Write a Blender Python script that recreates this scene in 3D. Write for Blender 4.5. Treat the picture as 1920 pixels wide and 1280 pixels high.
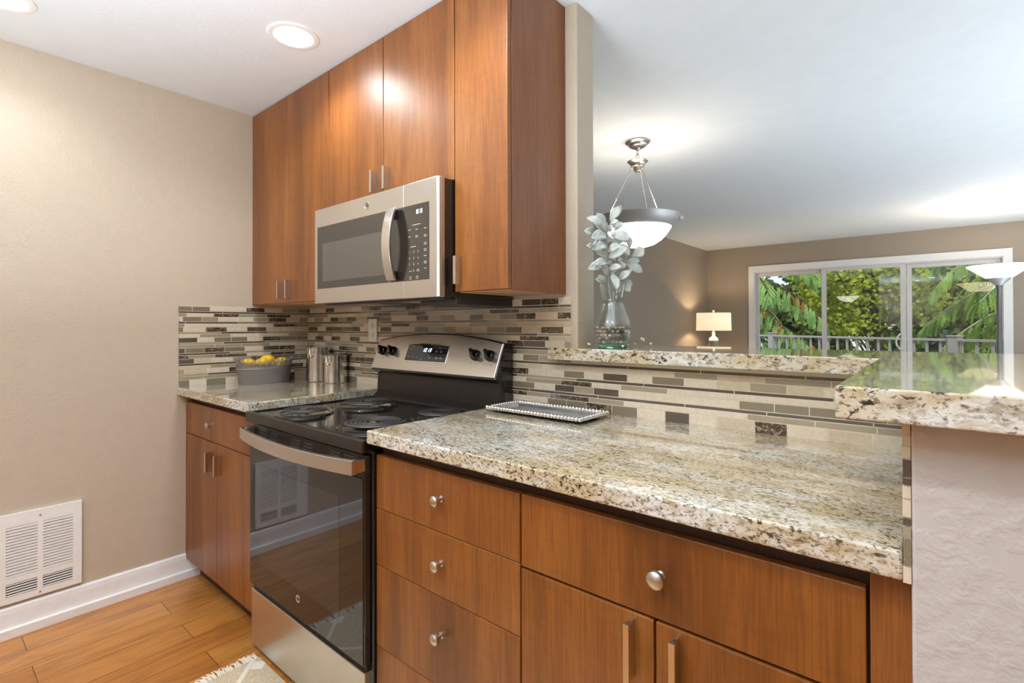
import bpy, bmesh, math, random
from mathutils import Vector, Matrix
C = bpy.context.scene
COL = C.collection
PI = math.pi
for o in list(bpy.data.objects):
    bpy.data.objects.remove(o)

# ------------------------------------------------------------------ camera
cam_data = bpy.data.cameras.new('camera')
cam = bpy.data.objects.new('camera', cam_data); COL.objects.link(cam)
cam_data.sensor_width = 36.0
cam_data.lens = 942.66 / 1920 * 36.0
cam_data.shift_y = (603.1 - 640.0) / 1920
cam_data.clip_start = 0.02
_F = Vector((-0.64248557, 0.76626609, 0.00696893))
_R = Vector((0.76627023, 0.64251302, -0.00263673))
_U = Vector((0.00649807, -0.00364602, 0.99997224))
_m = Matrix((_R, _U, -_F)).transposed().to_4x4()
_m.translation = Vector((2.7679, -1.47022, 1.20558))
cam.matrix_world = _m
C.camera = cam

# ------------------------------------------------------------------ world, sun, exposure
W = bpy.data.worlds.new('overcast_sky'); C.world = W; W.use_nodes = True
_bg = W.node_tree.nodes['Background']
_bg.inputs[0].default_value = (0.84, 0.92, 1.0, 1); _bg.inputs[1].default_value = 1.3
def add_light(name, kind, loc, energy, color=(1, 0.9, 0.78), **kw):
    d = bpy.data.lights.new(name, kind); d.energy = energy; d.color = color
    for k, v in kw.items(): setattr(d, k, v)
    o = bpy.data.objects.new(name, d); COL.objects.link(o); o.location = loc
    return o
sun = add_light('sun', 'SUN', (0, -5, 20), 3.4, (1, 0.95, 0.85), angle=0.03)
sun.rotation_euler = (math.radians(33), math.radians(12), 0)
C.view_settings.view_transform = 'Standard'
C.view_settings.look = 'None'
C.view_settings.exposure = 0.0
C.view_settings.gamma = 1.0
C.view_settings.use_curve_mapping = False
C.cycles.max_bounces = 10
C.cycles.diffuse_bounces = 5
C.cycles.glossy_bounces = 5
C.cycles.transparent_max_bounces = 24
C.cycles.caustics_reflective = False
C.cycles.caustics_refractive = False
C.cycles.sample_clamp_indirect = 6.0
C.cycles.use_denoising = True

WARM = (1.0, 0.91, 0.80)
NEUT = (0.95, 0.98, 1.0)
CAN_POWER = 21.0
CANS = [(0.885, -0.530), (0.355, -1.285), (1.75, -0.62), (1.55, -1.75), (2.75, -1.55), (2.45, -2.5)]
H = 2.322
for ci, (cx, cy) in enumerate(CANS):
    s = add_light('can_light', 'SPOT', (cx, cy, H - 0.03), CAN_POWER * (1.0, 0.45, 1.0, 1.0, 1.7, 1.0)[ci], NEUT, spot_size=math.radians(150), spot_blend=0.7, shadow_soft_size=0.06)

# added fill lights, aimed up to brighten the ceiling behind and beside the camera
FILL_COL = (0.83, 0.925, 1.0)
f1 = add_light('ceiling_fill', 'AREA', (1.9, -2.1, 1.2), 100, FILL_COL, shape='DISK', size=1.2); f1.rotation_euler = (PI, 0, 0)
f2 = add_light('ceiling_fill', 'AREA', (4.0, 1.6, 0.5), 50, FILL_COL, shape='DISK', size=2.2); f2.rotation_euler = (PI, 0, 0)
f3 = add_light('ceiling_fill', 'AREA', (4.6, 4.4, 0.5), 46, FILL_COL, shape='DISK', size=2.0); f3.rotation_euler = (PI, 0, 0)

# ------------------------------------------------------------------ materials
def lin(r, g, b):
    f = lambda c: (c / 255 / 12.92) if c / 255 <= 0.04045 else ((c / 255 + 0.055) / 1.055) ** 2.4
    return (f(r), f(g), f(b), 1)
class NT:
    def __init__(s, name):
        s.m = bpy.data.materials.new(name); s.m.use_nodes = True
        s.t = s.m.node_tree; s.p = s.t.nodes['Principled BSDF']; s.out = s.t.nodes['Material Output']
    def n(s, kind, **kw):
        x = s.t.nodes.new(kind)
        for k, v in kw.items(): setattr(x, k, v)
        return x
    def l(s, a, b): s.t.links.new(a, b)
    def coord(s, scale=(1, 1, 1), rot=(0, 0, 0), loc=(0, 0, 0)):
        tc = s.n('ShaderNodeTexCoord'); mp = s.n('ShaderNodeMapping')
        mp.inputs['Scale'].default_value = scale; mp.inputs['Rotation'].default_value = rot; mp.inputs['Location'].default_value = loc
        s.l(tc.outputs['Object'], mp.inputs['Vector']); return mp.outputs['Vector']
    def noise(s, vec, scale, detail=3, rough=0.5, dist=0.0):
        x = s.n('ShaderNodeTexNoise'); x.inputs['Scale'].default_value = scale; x.inputs['Detail'].default_value = detail
        x.inputs['Roughness'].default_value = rough; x.inputs['Distortion'].default_value = dist
        s.l(vec, x.inputs['Vector']); return x.outputs['Fac']
    def ramp(s, fac, stops, interp='LINEAR'):
        x = s.n('ShaderNodeValToRGB'); x.color_ramp.interpolation = interp
        e = x.color_ramp.elements
        while len(e) < len(stops): e.new(0.5)
        for i, (p, c) in enumerate(stops):
            e[i].position = p; e[i].color = c if len(c) == 4 else (*c, 1)
        s.l(fac, x.inputs['Fac']); return x.outputs['Color']
    def mix(s, fac, a, b, mode='MIX'):
        x = s.n('ShaderNodeMix', data_type='RGBA', blend_type=mode)
        for v, k in ((fac, 0), (a, 6), (b, 7)):
            if hasattr(v, 'links'): s.l(v, x.inputs[k])
            else: x.inputs[k].default_value = v
        return x.outputs[2]
    def bump(s, h, strength=0.2, dist=0.01):
        x = s.n('ShaderNodeBump'); x.inputs['Strength'].default_value = strength; x.inputs['Distance'].default_value = dist
        s.l(h, x.inputs['Height']); s.l(x.outputs['Normal'], s.p.inputs['Normal'])
    def set(s, **kw):
        for k, v in kw.items():
            k = k.replace('_', ' ')
            if hasattr(v, 'links'): s.l(v, s.p.inputs[k])
            else: s.p.inputs[k].default_value = v
        return s
B = (0, 0, 0, 1); Wh = (1, 1, 1, 1)
def plain(name, col, rough=0.5, metal=0.0, var=0.06, vs=30, **kw):
    t = NT(name); v = t.coord(); f = t.noise(v, vs, 2)
    d = tuple(c * (1 - var) for c in col[:3]) + (1,); e = tuple(min(1, c * (1 + var)) for c in col[:3]) + (1,)
    t.set(Base_Color=t.ramp(f, [(0.3, d), (0.7, e)]), Roughness=rough, Metallic=metal, **kw)
    return t.m
def emit(name, col, strength):
    t = NT(name); t.set(Base_Color=col, Emission_Color=col, Emission_Strength=strength, Roughness=0.4); return t.m
def paint(name, col, scale=95, strength=0.35, rough=0.55):
    t = NT(name); v = t.coord(); a = t.noise(v, scale, 3, 0.55, 0.15); b = t.noise(v, scale * 0.16, 2)
    t.set(Base_Color=t.ramp(b, [(0.3, tuple(c * 0.97 for c in col[:3])), (0.7, col)]), Roughness=rough)
    t.bump(t.ramp(a, [(0.42, B), (0.62, Wh)]), strength, 0.003); return t.m
def wood(name, dark, mid, light, rough=0.38, off=(0, 0, 0), coat=0.22):
    t = NT(name); 
    oi = t.n('ShaderNodeObjectInfo'); tc = t.n('ShaderNodeTexCoord')
    add = t.n('ShaderNodeVectorMath', operation='ADD'); sc = t.n('ShaderNodeVectorMath', operation='SCALE')
    cb = t.n('ShaderNodeCombineXYZ')
    for i in range(3): t.l(oi.outputs['Random'], cb.inputs[i])
    t.l(cb.outputs[0], sc.inputs[0]); sc.inputs[3].default_value = 7.0
    t.l(tc.outputs['Object'], add.inputs[0]); t.l(sc.outputs[0], add.inputs[1])
    def mp(s):
        x = t.n('ShaderNodeMapping'); x.inputs['Scale'].default_value = s; t.l(add.outputs[0], x.inputs['Vector']); return x.outputs['Vector']
    broad = t.noise(mp((9, 9, 0.7)), 1.0, 4, 0.6, 0.6)
    fine = t.noise(mp((230, 230, 7)), 1.0, 4, 0.65)
    fig = t.noise(mp((14, 14, 60)), 1.0, 3, 0.6, 0.8)
    c1 = t.ramp(broad, [(0.25, dark), (0.5, mid), (0.78, light)])
    c2 = t.mix(t.ramp(fine, [(0.36, (0.40,) * 3), (0.58, B)]), c1, tuple(c * 0.55 for c in dark[:3]) + (1,))
    c3 = t.mix(t.ramp(fig, [(0.5, B), (0.74, (0.16,) * 3)]), c2, tuple(c * 0.62 for c in dark[:3]) + (1,))
    t.set(Base_Color=c3, Roughness=rough, Coat_Weight=coat, Coat_Roughness=0.42)
    t.bump(fine, 0.06, 0.001); return t.m
def granite(name, sc=1.0, k=0.0):
    t = NT(name); v = t.coord((0.62, 1, 1)); w = t.coord((0.4, 1, 1))
    n1 = t.noise(v, 46 * sc, 5, 0.65, 0.6); n2 = t.noise(v, 105 * sc, 4, 0.66, 0.7); n3 = t.noise(v, 170 * sc, 3, 0.6); n4 = t.noise(v, 80 * sc, 4, 0.65); n5 = t.noise(w, 17 * sc, 3, 0.6); n6 = t.noise(w, 11, 3, 0.6)
    base = t.ramp(n1, [(0.32, lin(176, 152, 112)), (0.44, lin(200, 195, 180)), (0.54, lin(222, 222, 217)), (0.66, lin(206, 200, 184)), (0.76, lin(186, 168, 130))])
    c = t.mix(t.ramp(n6, [(0.40, B), (0.62, (0.72,) * 3)]), base, lin(186, 162, 112))
    c = t.mix(t.ramp(n4, [(0.54, B), (0.64, (0.7,) * 3)]), c, lin(150, 132, 106))
    c = t.mix(t.ramp(n3, [(0.57 + k, B), (0.64 + k, (0.8,) * 3)]), c, lin(100, 82, 62))
    mask = t.mix(1.0, t.ramp(n2, [(0.565 + k, B), (0.605 + k, Wh)]), t.ramp(n5, [(0.40, (0.35,) * 3), (0.58, Wh)]), 'MULTIPLY')
    c = t.mix(mask, c, lin(36, 31, 29))
    t.set(Base_Color=c, Roughness=0.16, Specular_IOR_Level=0.25, Coat_Weight=1.0, Coat_Roughness=0.03)
    return t.m
def steel(name, axis=2, col=(0.66, 0.62, 0.57, 1), rough=0.3):
    t = NT(name); s = [500, 500, 500]; s[axis] = 4
    f = t.noise(t.coord(tuple(s)), 1.0, 2); g = t.noise(t.coord(), 7, 2)
    t.set(Base_Color=t.mix(t.ramp(g, [(0.35, B), (0.65, (0.25,) * 3)]), col, tuple(c * 0.86 for c in col[:3]) + (1,)), Metallic=1.0, Roughness=rough, Anisotropic=0.4)
    t.bump(f, 0.04, 0.001); return t.m
def thin_glass(name, tint=(1, 1, 1, 1), rough=0.0, ior=1.5, boost=1.0):
    t = NT(name); tr = t.n('ShaderNodeBsdfTransparent'); gl = t.n('ShaderNodeBsdfGlossy'); fr = t.n('ShaderNodeLayerWeight'); mx = t.n('ShaderNodeMixShader')
    tr.inputs[0].default_value = tint; gl.inputs['Roughness'].default_value = rough; fr.inputs[0].default_value = 0.5
    pw = t.n('ShaderNodeMath', operation='POWER'); pw.inputs[1].default_value = 4.0; t.l(fr.outputs['Facing'], pw.inputs[0])
    mu = t.n('ShaderNodeMath', operation='MULTIPLY_ADD', use_clamp=True); mu.inputs[1].default_value = 0.9; mu.inputs[2].default_value = 0.045 * boost
    t.l(pw.outputs[0], mu.inputs[0]); t.l(mu.outputs[0], mx.inputs[0]); t.l(tr.outputs[0], mx.inputs[1]); t.l(gl.outputs[0], mx.inputs[2])
    t.l(mx.outputs[0], t.out.inputs['Surface']); return t.m

M = {}
M['wall'] = paint('beige_wall_paint', lin(198, 183, 163), 150, 0.26)
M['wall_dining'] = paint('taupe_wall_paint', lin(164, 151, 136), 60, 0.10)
M['knockdown'] = paint('knockdown_wall_paint', lin(194, 189, 186), 42, 0.28)
M['ceiling'] = paint('white_ceiling_paint', lin(228, 233, 238), 60, 0.06, 0.8)
M['white'] = plain('white_semi_gloss_paint', lin(240, 240, 240), 0.35, var=0.02)
M['white_metal'] = plain('white_enamel_metal', lin(240, 239, 236), 0.3, var=0.02)
M['plastic_white'] = plain('white_plastic', lin(235, 233, 228), 0.35, var=0.02)
WD = (lin(100, 54, 16), lin(140, 82, 30), lin(166, 106, 46))
M['wood'] = wood('cherry_cabinet_veneer', *WD)
M['wood_side'] = wood('cherry_side_veneer', lin(104, 56, 22), lin(138, 80, 36), lin(156, 98, 48), 0.36)
M['wood_dark'] = wood('dark_wood_and_gap_shade', lin(52, 30, 18), lin(66, 38, 22), lin(80, 46, 26), 0.5, coat=0.0)  # dark wood; on base cabinets it stands in for shade below the counter
M['wood_under'] = plain('pale_cabinet_underside', lin(206, 170, 128), 0.5)
M['granite'] = granite('speckled_cream_granite', 1.25, -0.012)
M['granite_bar'] = granite('speckled_bar_granite', 0.85, -0.002)
M['steel'] = steel('brushed_stainless_horizontal', 0)
M['steel_v'] = steel('brushed_nickel', 2, (0.70, 0.66, 0.61, 1), 0.26)
M['canister'] = steel('brushed_canister_steel', 2, (0.72, 0.70, 0.67, 1), 0.16)
M['chrome'] = plain('polished_steel', (0.80, 0.79, 0.77, 1), 0.08, 1.0, 0.02)
M['nickel'] = plain('satin_nickel', (0.62, 0.58, 0.54, 1), 0.3, 1.0, 0.03)
M['black'] = plain('black_enamel', (0.012, 0.011, 0.011, 1), 0.12, var=0.1, Coat_Weight=0.5, Coat_Roughness=0.04)
M['black_satin'] = plain('black_satin_metal', (0.035, 0.031, 0.028, 1), 0.34, var=0.1)
M['black_matte'] = plain('black_plastic', (0.012, 0.012, 0.012, 1), 0.5, var=0.1)
M['slate'] = plain('black_slate_enamel', (0.05, 0.043, 0.037, 1), 0.3, 0.6, 0.08)
M['slot'] = plain('vent_slot_glint', (0.16, 0.155, 0.15, 1), 0.3, 0.8, 0.05)  # lighter tone stands in for highlights along the vent slots
M['coil'] = plain('grey_heating_coil', (0.075, 0.073, 0.07, 1), 0.42, 0.6, 0.1)
M['oven_glass'] = plain('black_oven_glass', (0.014, 0.013, 0.012, 1), 0.03, 0.0, 0.05, IOR=1.8, Specular_IOR_Level=0.5, Specular_Tint=(0.72, 0.84, 1.0, 1))
M['oven_window'] = plain('oven_window_glass', (0.030, 0.028, 0.026, 1), 0.03, 0.0, 0.05, IOR=1.8, Specular_IOR_Level=0.5, Specular_Tint=(0.72, 0.84, 1.0, 1))
M['mw_glass'] = plain('microwave_glass', (0.022, 0.018, 0.014, 1), 0.14, 0.0, 0.05, IOR=1.9)
M['mw_screen'] = plain('microwave_mesh_screen', (0.075, 0.064, 0.050, 1), 0.22, 0.0, 0.1, vs=700, IOR=1.9)
M['led'] = emit('blue_white_display', (0.55, 0.78, 1.0, 1), 2.2)
M['legend'] = emit('pale_key_legend', (0.5, 0.5, 0.5, 1), 0.0)
M['grey_print'] = plain('dark_dial_print', (0.05, 0.05, 0.05, 1), 0.5)
M['can'] = emit('lit_downlight_lens', (1, 0.98, 0.95, 1), 14.0)
M['basket'] = plain('grey_painted_tin', lin(128, 122, 116), 0.45, 0.1, 0.03)
M['clear_lid'] = thin_glass('clear_acrylic', (0.92, 0.92, 0.92, 1), 0.05, 1.5, 2.0)
M['vase'] = thin_glass('clear_vase_glass', (0.95, 0.965, 0.955, 1), 0.0, 1.5, 1.7)
M['vase_base'] = plain('green_glass_foot', (0.25, 0.75, 0.52, 1), 0.03, 0.0, 0.02, Transmission_Weight=0.85, IOR=1.45)
M['pane'] = thin_glass('window_glass', (0.94, 0.955, 0.945, 1), 0.0, 1.5, 1.3)
M['vinyl'] = plain('white_vinyl', lin(226, 222, 220), 0.4, var=0.02)
M['rail'] = plain('shaded_white_rail', lin(160, 157, 156), 0.45, var=0.03)  # white paint greyed in its base colour to carry the shade outside
M['deck'] = plain('grey_deck_board', lin(150, 140, 128), 0.7, var=0.15)
M['ground'] = plain('forest_floor', lin(60, 66, 34), 0.9, var=0.3, vs=1.2)
M['bark'] = plain('dark_bark', lin(66, 54, 42), 0.85, var=0.3, vs=14)
M['twig'] = plain('pale_lichen_twig', lin(150, 150, 120), 0.8, var=0.2)
M['fringe'] = plain('cream_cotton_fringe', lin(232, 222, 206), 0.9, var=0.05)
M['lamp_metal'] = plain('brushed_grey_lamp_metal', (0.5, 0.5, 0.5, 1), 0.42, 0.55, 0.03)
M['carpet'] = plain('pale_bounce_carpet', lin(206, 204, 200), 0.95, var=0.06, vs=220)  # unseen floor, made pale to bounce neutral light onto the ceiling
M['silver'] = plain('hammered_silver', (0.62, 0.63, 0.65, 1), 0.28, 0.85, 0.12, vs=26)
M['pole_metal'] = plain('dark_brushed_pole', (0.2, 0.2, 0.21, 1), 0.4, 0.6, 0.03)
M['wire'] = plain('thin_gold_wire', lin(190, 170, 120), 0.4, 0.6)
M['bud'] = plain('cream_bud', lin(244, 232, 190), 0.7, var=0.05)
def lemon_mat():
    t = NT('yellow_lemon_peel'); f = t.noise(t.coord(), 160, 2); b = t.noise(t.coord(), 14, 2)
    t.set(Base_Color=t.ramp(b, [(0.35, lin(240, 184, 4)), (0.65, lin(255, 214, 20))]), Roughness=0.4); t.bump(f, 0.2, 0.002); return t.m
M['lemon'] = lemon_mat()
def leaf_mat(name, a, b, rough=0.6, trans=0.25, sc=9):
    t = NT(name); f = t.noise(t.coord(), sc, 3, 0.6)
    t.set(Base_Color=t.ramp(f, [(0.32, a), (0.68, b)]), Roughness=rough)
    tl = t.n('ShaderNodeBsdfTranslucent'); mx = t.n('ShaderNodeMixShader'); mx.inputs[0].default_value = trans
    tl.inputs[0].default_value = tuple(min(1, c * 1.2) for c in b[:3]) + (1,)
    t.l(t.p.outputs[0], mx.inputs[1]); t.l(tl.outputs[0], mx.inputs[2]); t.l(mx.outputs[0], t.out.inputs['Surface']); return t.m
M['sage'] = leaf_mat('dusty_sage_leaf', lin(176, 186, 182), lin(226, 230, 224), 0.8, 0.12, 24)
M['stem'] = plain('pale_sage_stem', lin(176, 186, 186), 0.7)
M['cedar'] = leaf_mat('pale_cedar_frond', lin(84, 128, 54), lin(158, 198, 116), 0.6, 0.3, 2.5)
M['cedar_brown'] = leaf_mat('rusty_cedar_frond', lin(140, 76, 24), lin(196, 124, 44), 0.6, 0.3, 3)
M['maple'] = leaf_mat('yellow_green_maple_leaf', lin(40, 72, 10), lin(184, 196, 40), 0.5, 0.35, 2.2)
M['fir'] = leaf_mat('mid_green_fir_frond', lin(62, 96, 26), lin(136, 172, 66), 0.6, 0.3, 2.0)
M['shrub'] = leaf_mat('dark_green_foliage', lin(24, 40, 10), lin(74, 104, 30), 0.6, 0.25, 1.5)
def stone(name, col, rough=0.45): return plain(name, col, rough, var=0.12, vs=55)
M['tile_cream'] = plain('cream_travertine_tile', lin(212, 198, 176), 0.5, var=0.07, vs=120)
M['tile_sand'] = plain('sand_stone_tile', lin(196, 180, 154), 0.5, var=0.09, vs=120)
M['tile_olive'] = plain('olive_glass_tile', lin(160, 148, 124), 0.08, var=0.03, Coat_Weight=0.6, Coat_Roughness=0.03)
M['tile_taupe'] = plain('taupe_glass_tile', lin(130, 119, 100), 0.08, var=0.03, Coat_Weight=0.6, Coat_Roughness=0.03)
M['tile_brown'] = plain('brown_glass_tile', lin(88, 77, 66), 0.06, var=0.03, Coat_Weight=0.7, Coat_Roughness=0.03)
def empe():
    t = NT('dark_veined_marble_tile'); f = t.noise(t.coord(), 70, 5, 0.7, 1.5)
    t.set(Base_Color=t.ramp(f, [(0.42, lin(58, 46, 38)), (0.54, lin(92, 74, 60)), (0.60, lin(176, 156, 130)), (0.66, lin(80, 62, 50))]), Roughness=0.2); return t.m
M['tile_marble'] = empe()
M['grout'] = plain('pale_grout', lin(222, 212, 192), 0.8, var=0.04, vs=200)
TILE = [M['grout'], M['tile_cream'], M['tile_sand'], M['tile_olive'], M['tile_taupe'], M['tile_brown'], M['tile_marble']]
def floor_mat():
    t = NT('oak_laminate_planks'); v = t.coord((1, 1, 1), (0, 0, PI / 2), (0.38, 0.10, 0))
    b = t.n('ShaderNodeTexBrick'); b.offset = 0.37; b.inputs['Scale'].default_value = 1.0
    b.inputs['Brick Width'].default_value = 1.15; b.inputs['Row Height'].default_value = 0.13; b.inputs['Mortar Size'].default_value = 0.0014
    b.inputs['Color1'].default_value = lin(182, 116, 50); b.inputs['Color2'].default_value = lin(206, 142, 72); b.inputs['Mortar'].default_value = lin(96, 56, 26)
    t.l(v, b.inputs['Vector'])
    g = t.noise(t.coord((16, 2.4, 1)), 1.0, 5, 0.62, 1.6); fi = t.noise(t.coord((160, 6, 1)), 1.0, 2)
    c = t.mix(t.ramp(g, [(0.44, B), (0.66, (0.5,) * 3)]), b.outputs['Color'], lin(122, 72, 34))
    c = t.mix(t.ramp(fi, [(0.45, B), (0.65, (0.22,) * 3)]), c, lin(122, 70, 30))
    t.set(Base_Color=c, Roughness=0.3, Coat_Weight=0.2, Coat_Roughness=0.15); return t.m
M['floor'] = floor_mat()
def rug_mat():
    t = NT('beige_woven_rug'); v = t.coord((1, 1, 1), (0, 0, 0), (0, 0, 0))
    w = t.n('ShaderNodeTexWave', wave_type='BANDS', bands_direction='DIAGONAL', wave_profile='TRI'); w.inputs['Scale'].default_value = 1.1; w.inputs['Distortion'].default_value = 0
    w2 = t.n('ShaderNodeTexWave', wave_type='BANDS', bands_direction='DIAGONAL', wave_profile='TRI'); w2.inputs['Scale'].default_value = 1.1
    t.l(v, w.inputs['Vector']); t.l(t.coord((-1, 1, 1), (0, 0, 0), (0.2, 0, 0)), w2.inputs['Vector'])
    ck = t.n('ShaderNodeTexVoronoi', distance='MANHATTAN'); ck.inputs['Scale'].default_value = 6.5; ck.inputs['Randomness'].default_value = 0.35; t.l(v, ck.inputs['Vector'])
    f = t.noise(t.coord((60, 300, 1)), 1.0, 2)
    base = t.ramp(f, [(0.35, lin(196, 174, 142)), (0.65, lin(220, 202, 172))])
    c = t.mix(t.ramp(w.outputs['Fac'], [(0.955, B), (0.97, Wh)]), base, lin(236, 226, 208))
    c = t.mix(t.ramp(w2.outputs['Fac'], [(0.955, B), (0.97, Wh)]), c, lin(236, 226, 208))
    c = t.mix(t.ramp(ck.outputs['Distance'], [(0.22, Wh), (0.25, B)]), c, lin(238, 230, 214))
    t.set(Base_Color=c, Roughness=0.95); t.bump(f, 0.5, 0.004); return t.m
M['rug'] = rug_mat()
M['shade_cloth'] = emit('lit_cream_lampshade', (1.0, 0.82, 0.56, 1), 0.75)
M['alabaster'] = emit('lit_frosted_bowl', (1.0, 0.92, 0.78, 1), 6)
M['torch_glass'] = emit('lit_torchiere_bowl', (1.0, 0.82, 0.54, 1), 4.5)
M['lamp_glass'] = thin_glass('lamp_base_glass', (0.9, 0.9, 0.88, 1), 0.02, 1.5, 2.5)
PEB = [plain('pebble_' + n, c, 0.4, var=0.2, vs=60) for n, c in (('white', lin(214, 206, 192)), ('tan', lin(178, 156, 130)), ('grey', lin(120, 116, 112)), ('dark', lin(52, 52, 56)))]

# ------------------------------------------------------------------ mesh helpers
def base_loc(p):
    L = Vector((0, 0, 0))
    while p is not None: L += p.location; p = p.parent
    return L
class MB:
    def __init__(s): s.v = []; s.f = []; s.mi = []; s.sm = []
    def add(s, vs, fs, mi=0, smooth=False):
        k = len(s.v); s.v += [tuple(v) for v in vs]
        for f in fs: s.f.append(tuple(i + k for i in f)); s.mi.append(mi); s.sm.append(smooth)
        return s
    def box(s, x0, x1, y0, y1, z0, z1, mi=0):
        return s.add([(x, y, z) for x in (x0, x1) for y in (y0, y1) for z in (z0, z1)],
                     [(0, 1, 3, 2), (4, 6, 7, 5), (0, 4, 5, 1), (2, 3, 7, 6), (0, 2, 6, 4), (1, 5, 7, 3)], mi)
    def prism(s, pts, d, mi=0, smooth=False):
        n = len(pts); d = Vector(d); a = [Vector(p) for p in pts]; b = [p + d for p in a]
        s.add(a + b, [tuple(range(n))[::-1], tuple(range(n, 2 * n))], mi)
        return s.add(a + b, [(i, (i + 1) % n, n + (i + 1) % n, n + i) for i in range(n)], mi, smooth)
    def lathe(s, prof, c=(0, 0, 0), axis='z', seg=32, mi=0, smooth=True, sx=1, sy=1, close=False):
        c = Vector(c); n = len(prof); vs = []
        for k in range(seg):
            a = 2 * PI * k / seg; ca, sa = math.cos(a) * sx, math.sin(a) * sy
            for r, h in prof:
                p = (r * ca, r * sa, h)
                if axis == 'y': p = (r * ca, h, r * sa)
                elif axis == '-y': p = (r * ca, -h, -r * sa)
                elif axis == 'x': p = (h, r * ca, r * sa)
                vs.append(c + Vector(p))
        fs = []
        for k in range(seg):
            k2 = (k + 1) % seg
            for i in range(n - 1): fs.append((k * n + i, k2 * n + i, k2 * n + i + 1, k * n + i + 1))
            if close: fs.append((k * n + n - 1, k2 * n + n - 1, k2 * n, k * n))
        return s.add(vs, fs, mi, smooth)
    def tube(s, pts, r, seg=8, mi=0, caps=True, smooth=True, flat=1.0):
        pts = [Vector(p) for p in pts]; n = len(pts); rs = r if isinstance(r, (list, tuple)) else [r] * n
        vs = []; prev = None
        for i, p in enumerate(pts):
            t = (pts[min(i + 1, n - 1)] - pts[max(i - 1, 0)]).normalized()
            if prev is None:
                up = Vector((0, 0, 1)) if abs(t.z) < 0.9 else Vector((1, 0, 0)); a = t.cross(up).normalized()
            else: a = (prev - t * prev.dot(t)).normalized()
            prev = a; b = t.cross(a).normalized()
            for k in range(seg):
                q = 2 * PI * k / seg; vs.append(p + a * math.cos(q) * rs[i] + b * math.sin(q) * rs[i] * flat)
        fs = [(i * seg + k, i * seg + (k + 1) % seg, (i + 1) * seg + (k + 1) % seg, (i + 1) * seg + k) for i in range(n - 1) for k in range(seg)]
        s.add(vs, fs, mi, smooth)
        if caps: s.add(vs[:seg], [tuple(range(seg))[::-1]], mi); s.add(vs[-seg:], [tuple(range(seg))], mi)
        return s
    def ball(s, c, r, seg=12, rings=8, mi=0, sc=(1, 1, 1), rot=None):
        c = Vector(c); vs = []; 
        for i in range(rings + 1):
            th = PI * i / rings
            for k in range(seg):
                ph = 2 * PI * k / seg
                p = Vector((math.sin(th) * math.cos(ph) * sc[0], math.sin(th) * math.sin(ph) * sc[1], math.cos(th) * sc[2])) * r
                vs.append(c + (rot @ p if rot else p))
        fs = [(i * seg + k, (i + 1) * seg + k, (i + 1) * seg + (k + 1) % seg, i * seg + (k + 1) % seg) for i in range(rings) for k in range(seg)]
        return s.add(vs, fs, mi, True)
    def build(s, name, mats, parent=None, bevel=0, seg=2, sub=0, solid=0, merge=True, origin=None):
        if not isinstance(mats, (list, tuple)): mats = [mats]
        vs = [Vector(v) for v in s.v]
        if parent is not None: L = base_loc(parent)
        elif origin is not None: L = Vector(origin)
        else:
            xs = [v.x for v in vs]; ys = [v.y for v in vs]; zs = [v.z for v in vs]
            L = Vector(((min(xs) + max(xs)) / 2, (min(ys) + max(ys)) / 2, min(zs)))
        me = bpy.data.meshes.new(name); me.from_pydata([v - L for v in vs], [], s.f)
        for m in mats: me.materials.append(m)
        me.polygons.foreach_set('material_index', s.mi); me.polygons.foreach_set('use_smooth', s.sm); me.update()
        if merge:
            bm = bmesh.new(); bm.from_mesh(me); bmesh.ops.remove_doubles(bm, verts=bm.verts, dist=1e-6)
            bmesh.ops.recalc_face_normals(bm, faces=bm.faces)
            for e in bm.edges:
                if len(e.link_faces) == 2 and e.calc_face_angle(0) > 0.6: e.smooth = False
            bm.to_mesh(me); bm.free()
        o = bpy.data.objects.new(name, me); COL.objects.link(o)
        if parent is not None: o.parent = parent
        else: o.location = L
        if solid:
            md = o.modifiers.new('thickness', 'SOLIDIFY'); md.thickness = solid; md.offset = 0
        if bevel:
            md = o.modifiers.new('bevel', 'BEVEL'); md.width = bevel; md.segments = seg; md.limit_method = 'ANGLE'; md.angle_limit = math.radians(50)
        if sub:
            md = o.modifiers.new('sub', 'SUBSURF'); md.levels = sub; md.render_levels = sub
        return o
def thing(name, label, cat, loc, group=None):
    o = bpy.data.objects.new(name, None); COL.objects.link(o); o.location = loc; o.empty_display_size = 0.1
    return tag(o, label, cat, group)
def tag(o, label, cat, group=None, kind=None):
    o['label'] = label; o['category'] = cat
    if group: o['group'] = group
    if kind: o['kind'] = kind
    return o
def struct(o, label=None, cat=None):
    o['kind'] = 'structure'
    if label: o['label'] = label
    if cat: o['category'] = cat
    return o
def box(name, x0, x1, y0, y1, z0, z1, mat, parent=None, bevel=0, seg=2):
    return MB().box(x0, x1, y0, y1, z0, z1).build(name, mat, parent, bevel, seg)
def copy_tree(o, parent=None):
    c = o.copy(); COL.objects.link(c)
    if parent is not None: c.parent = parent
    for ch in [x for x in bpy.data.objects if x.parent == o]: copy_tree(ch, c)
    return c
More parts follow.
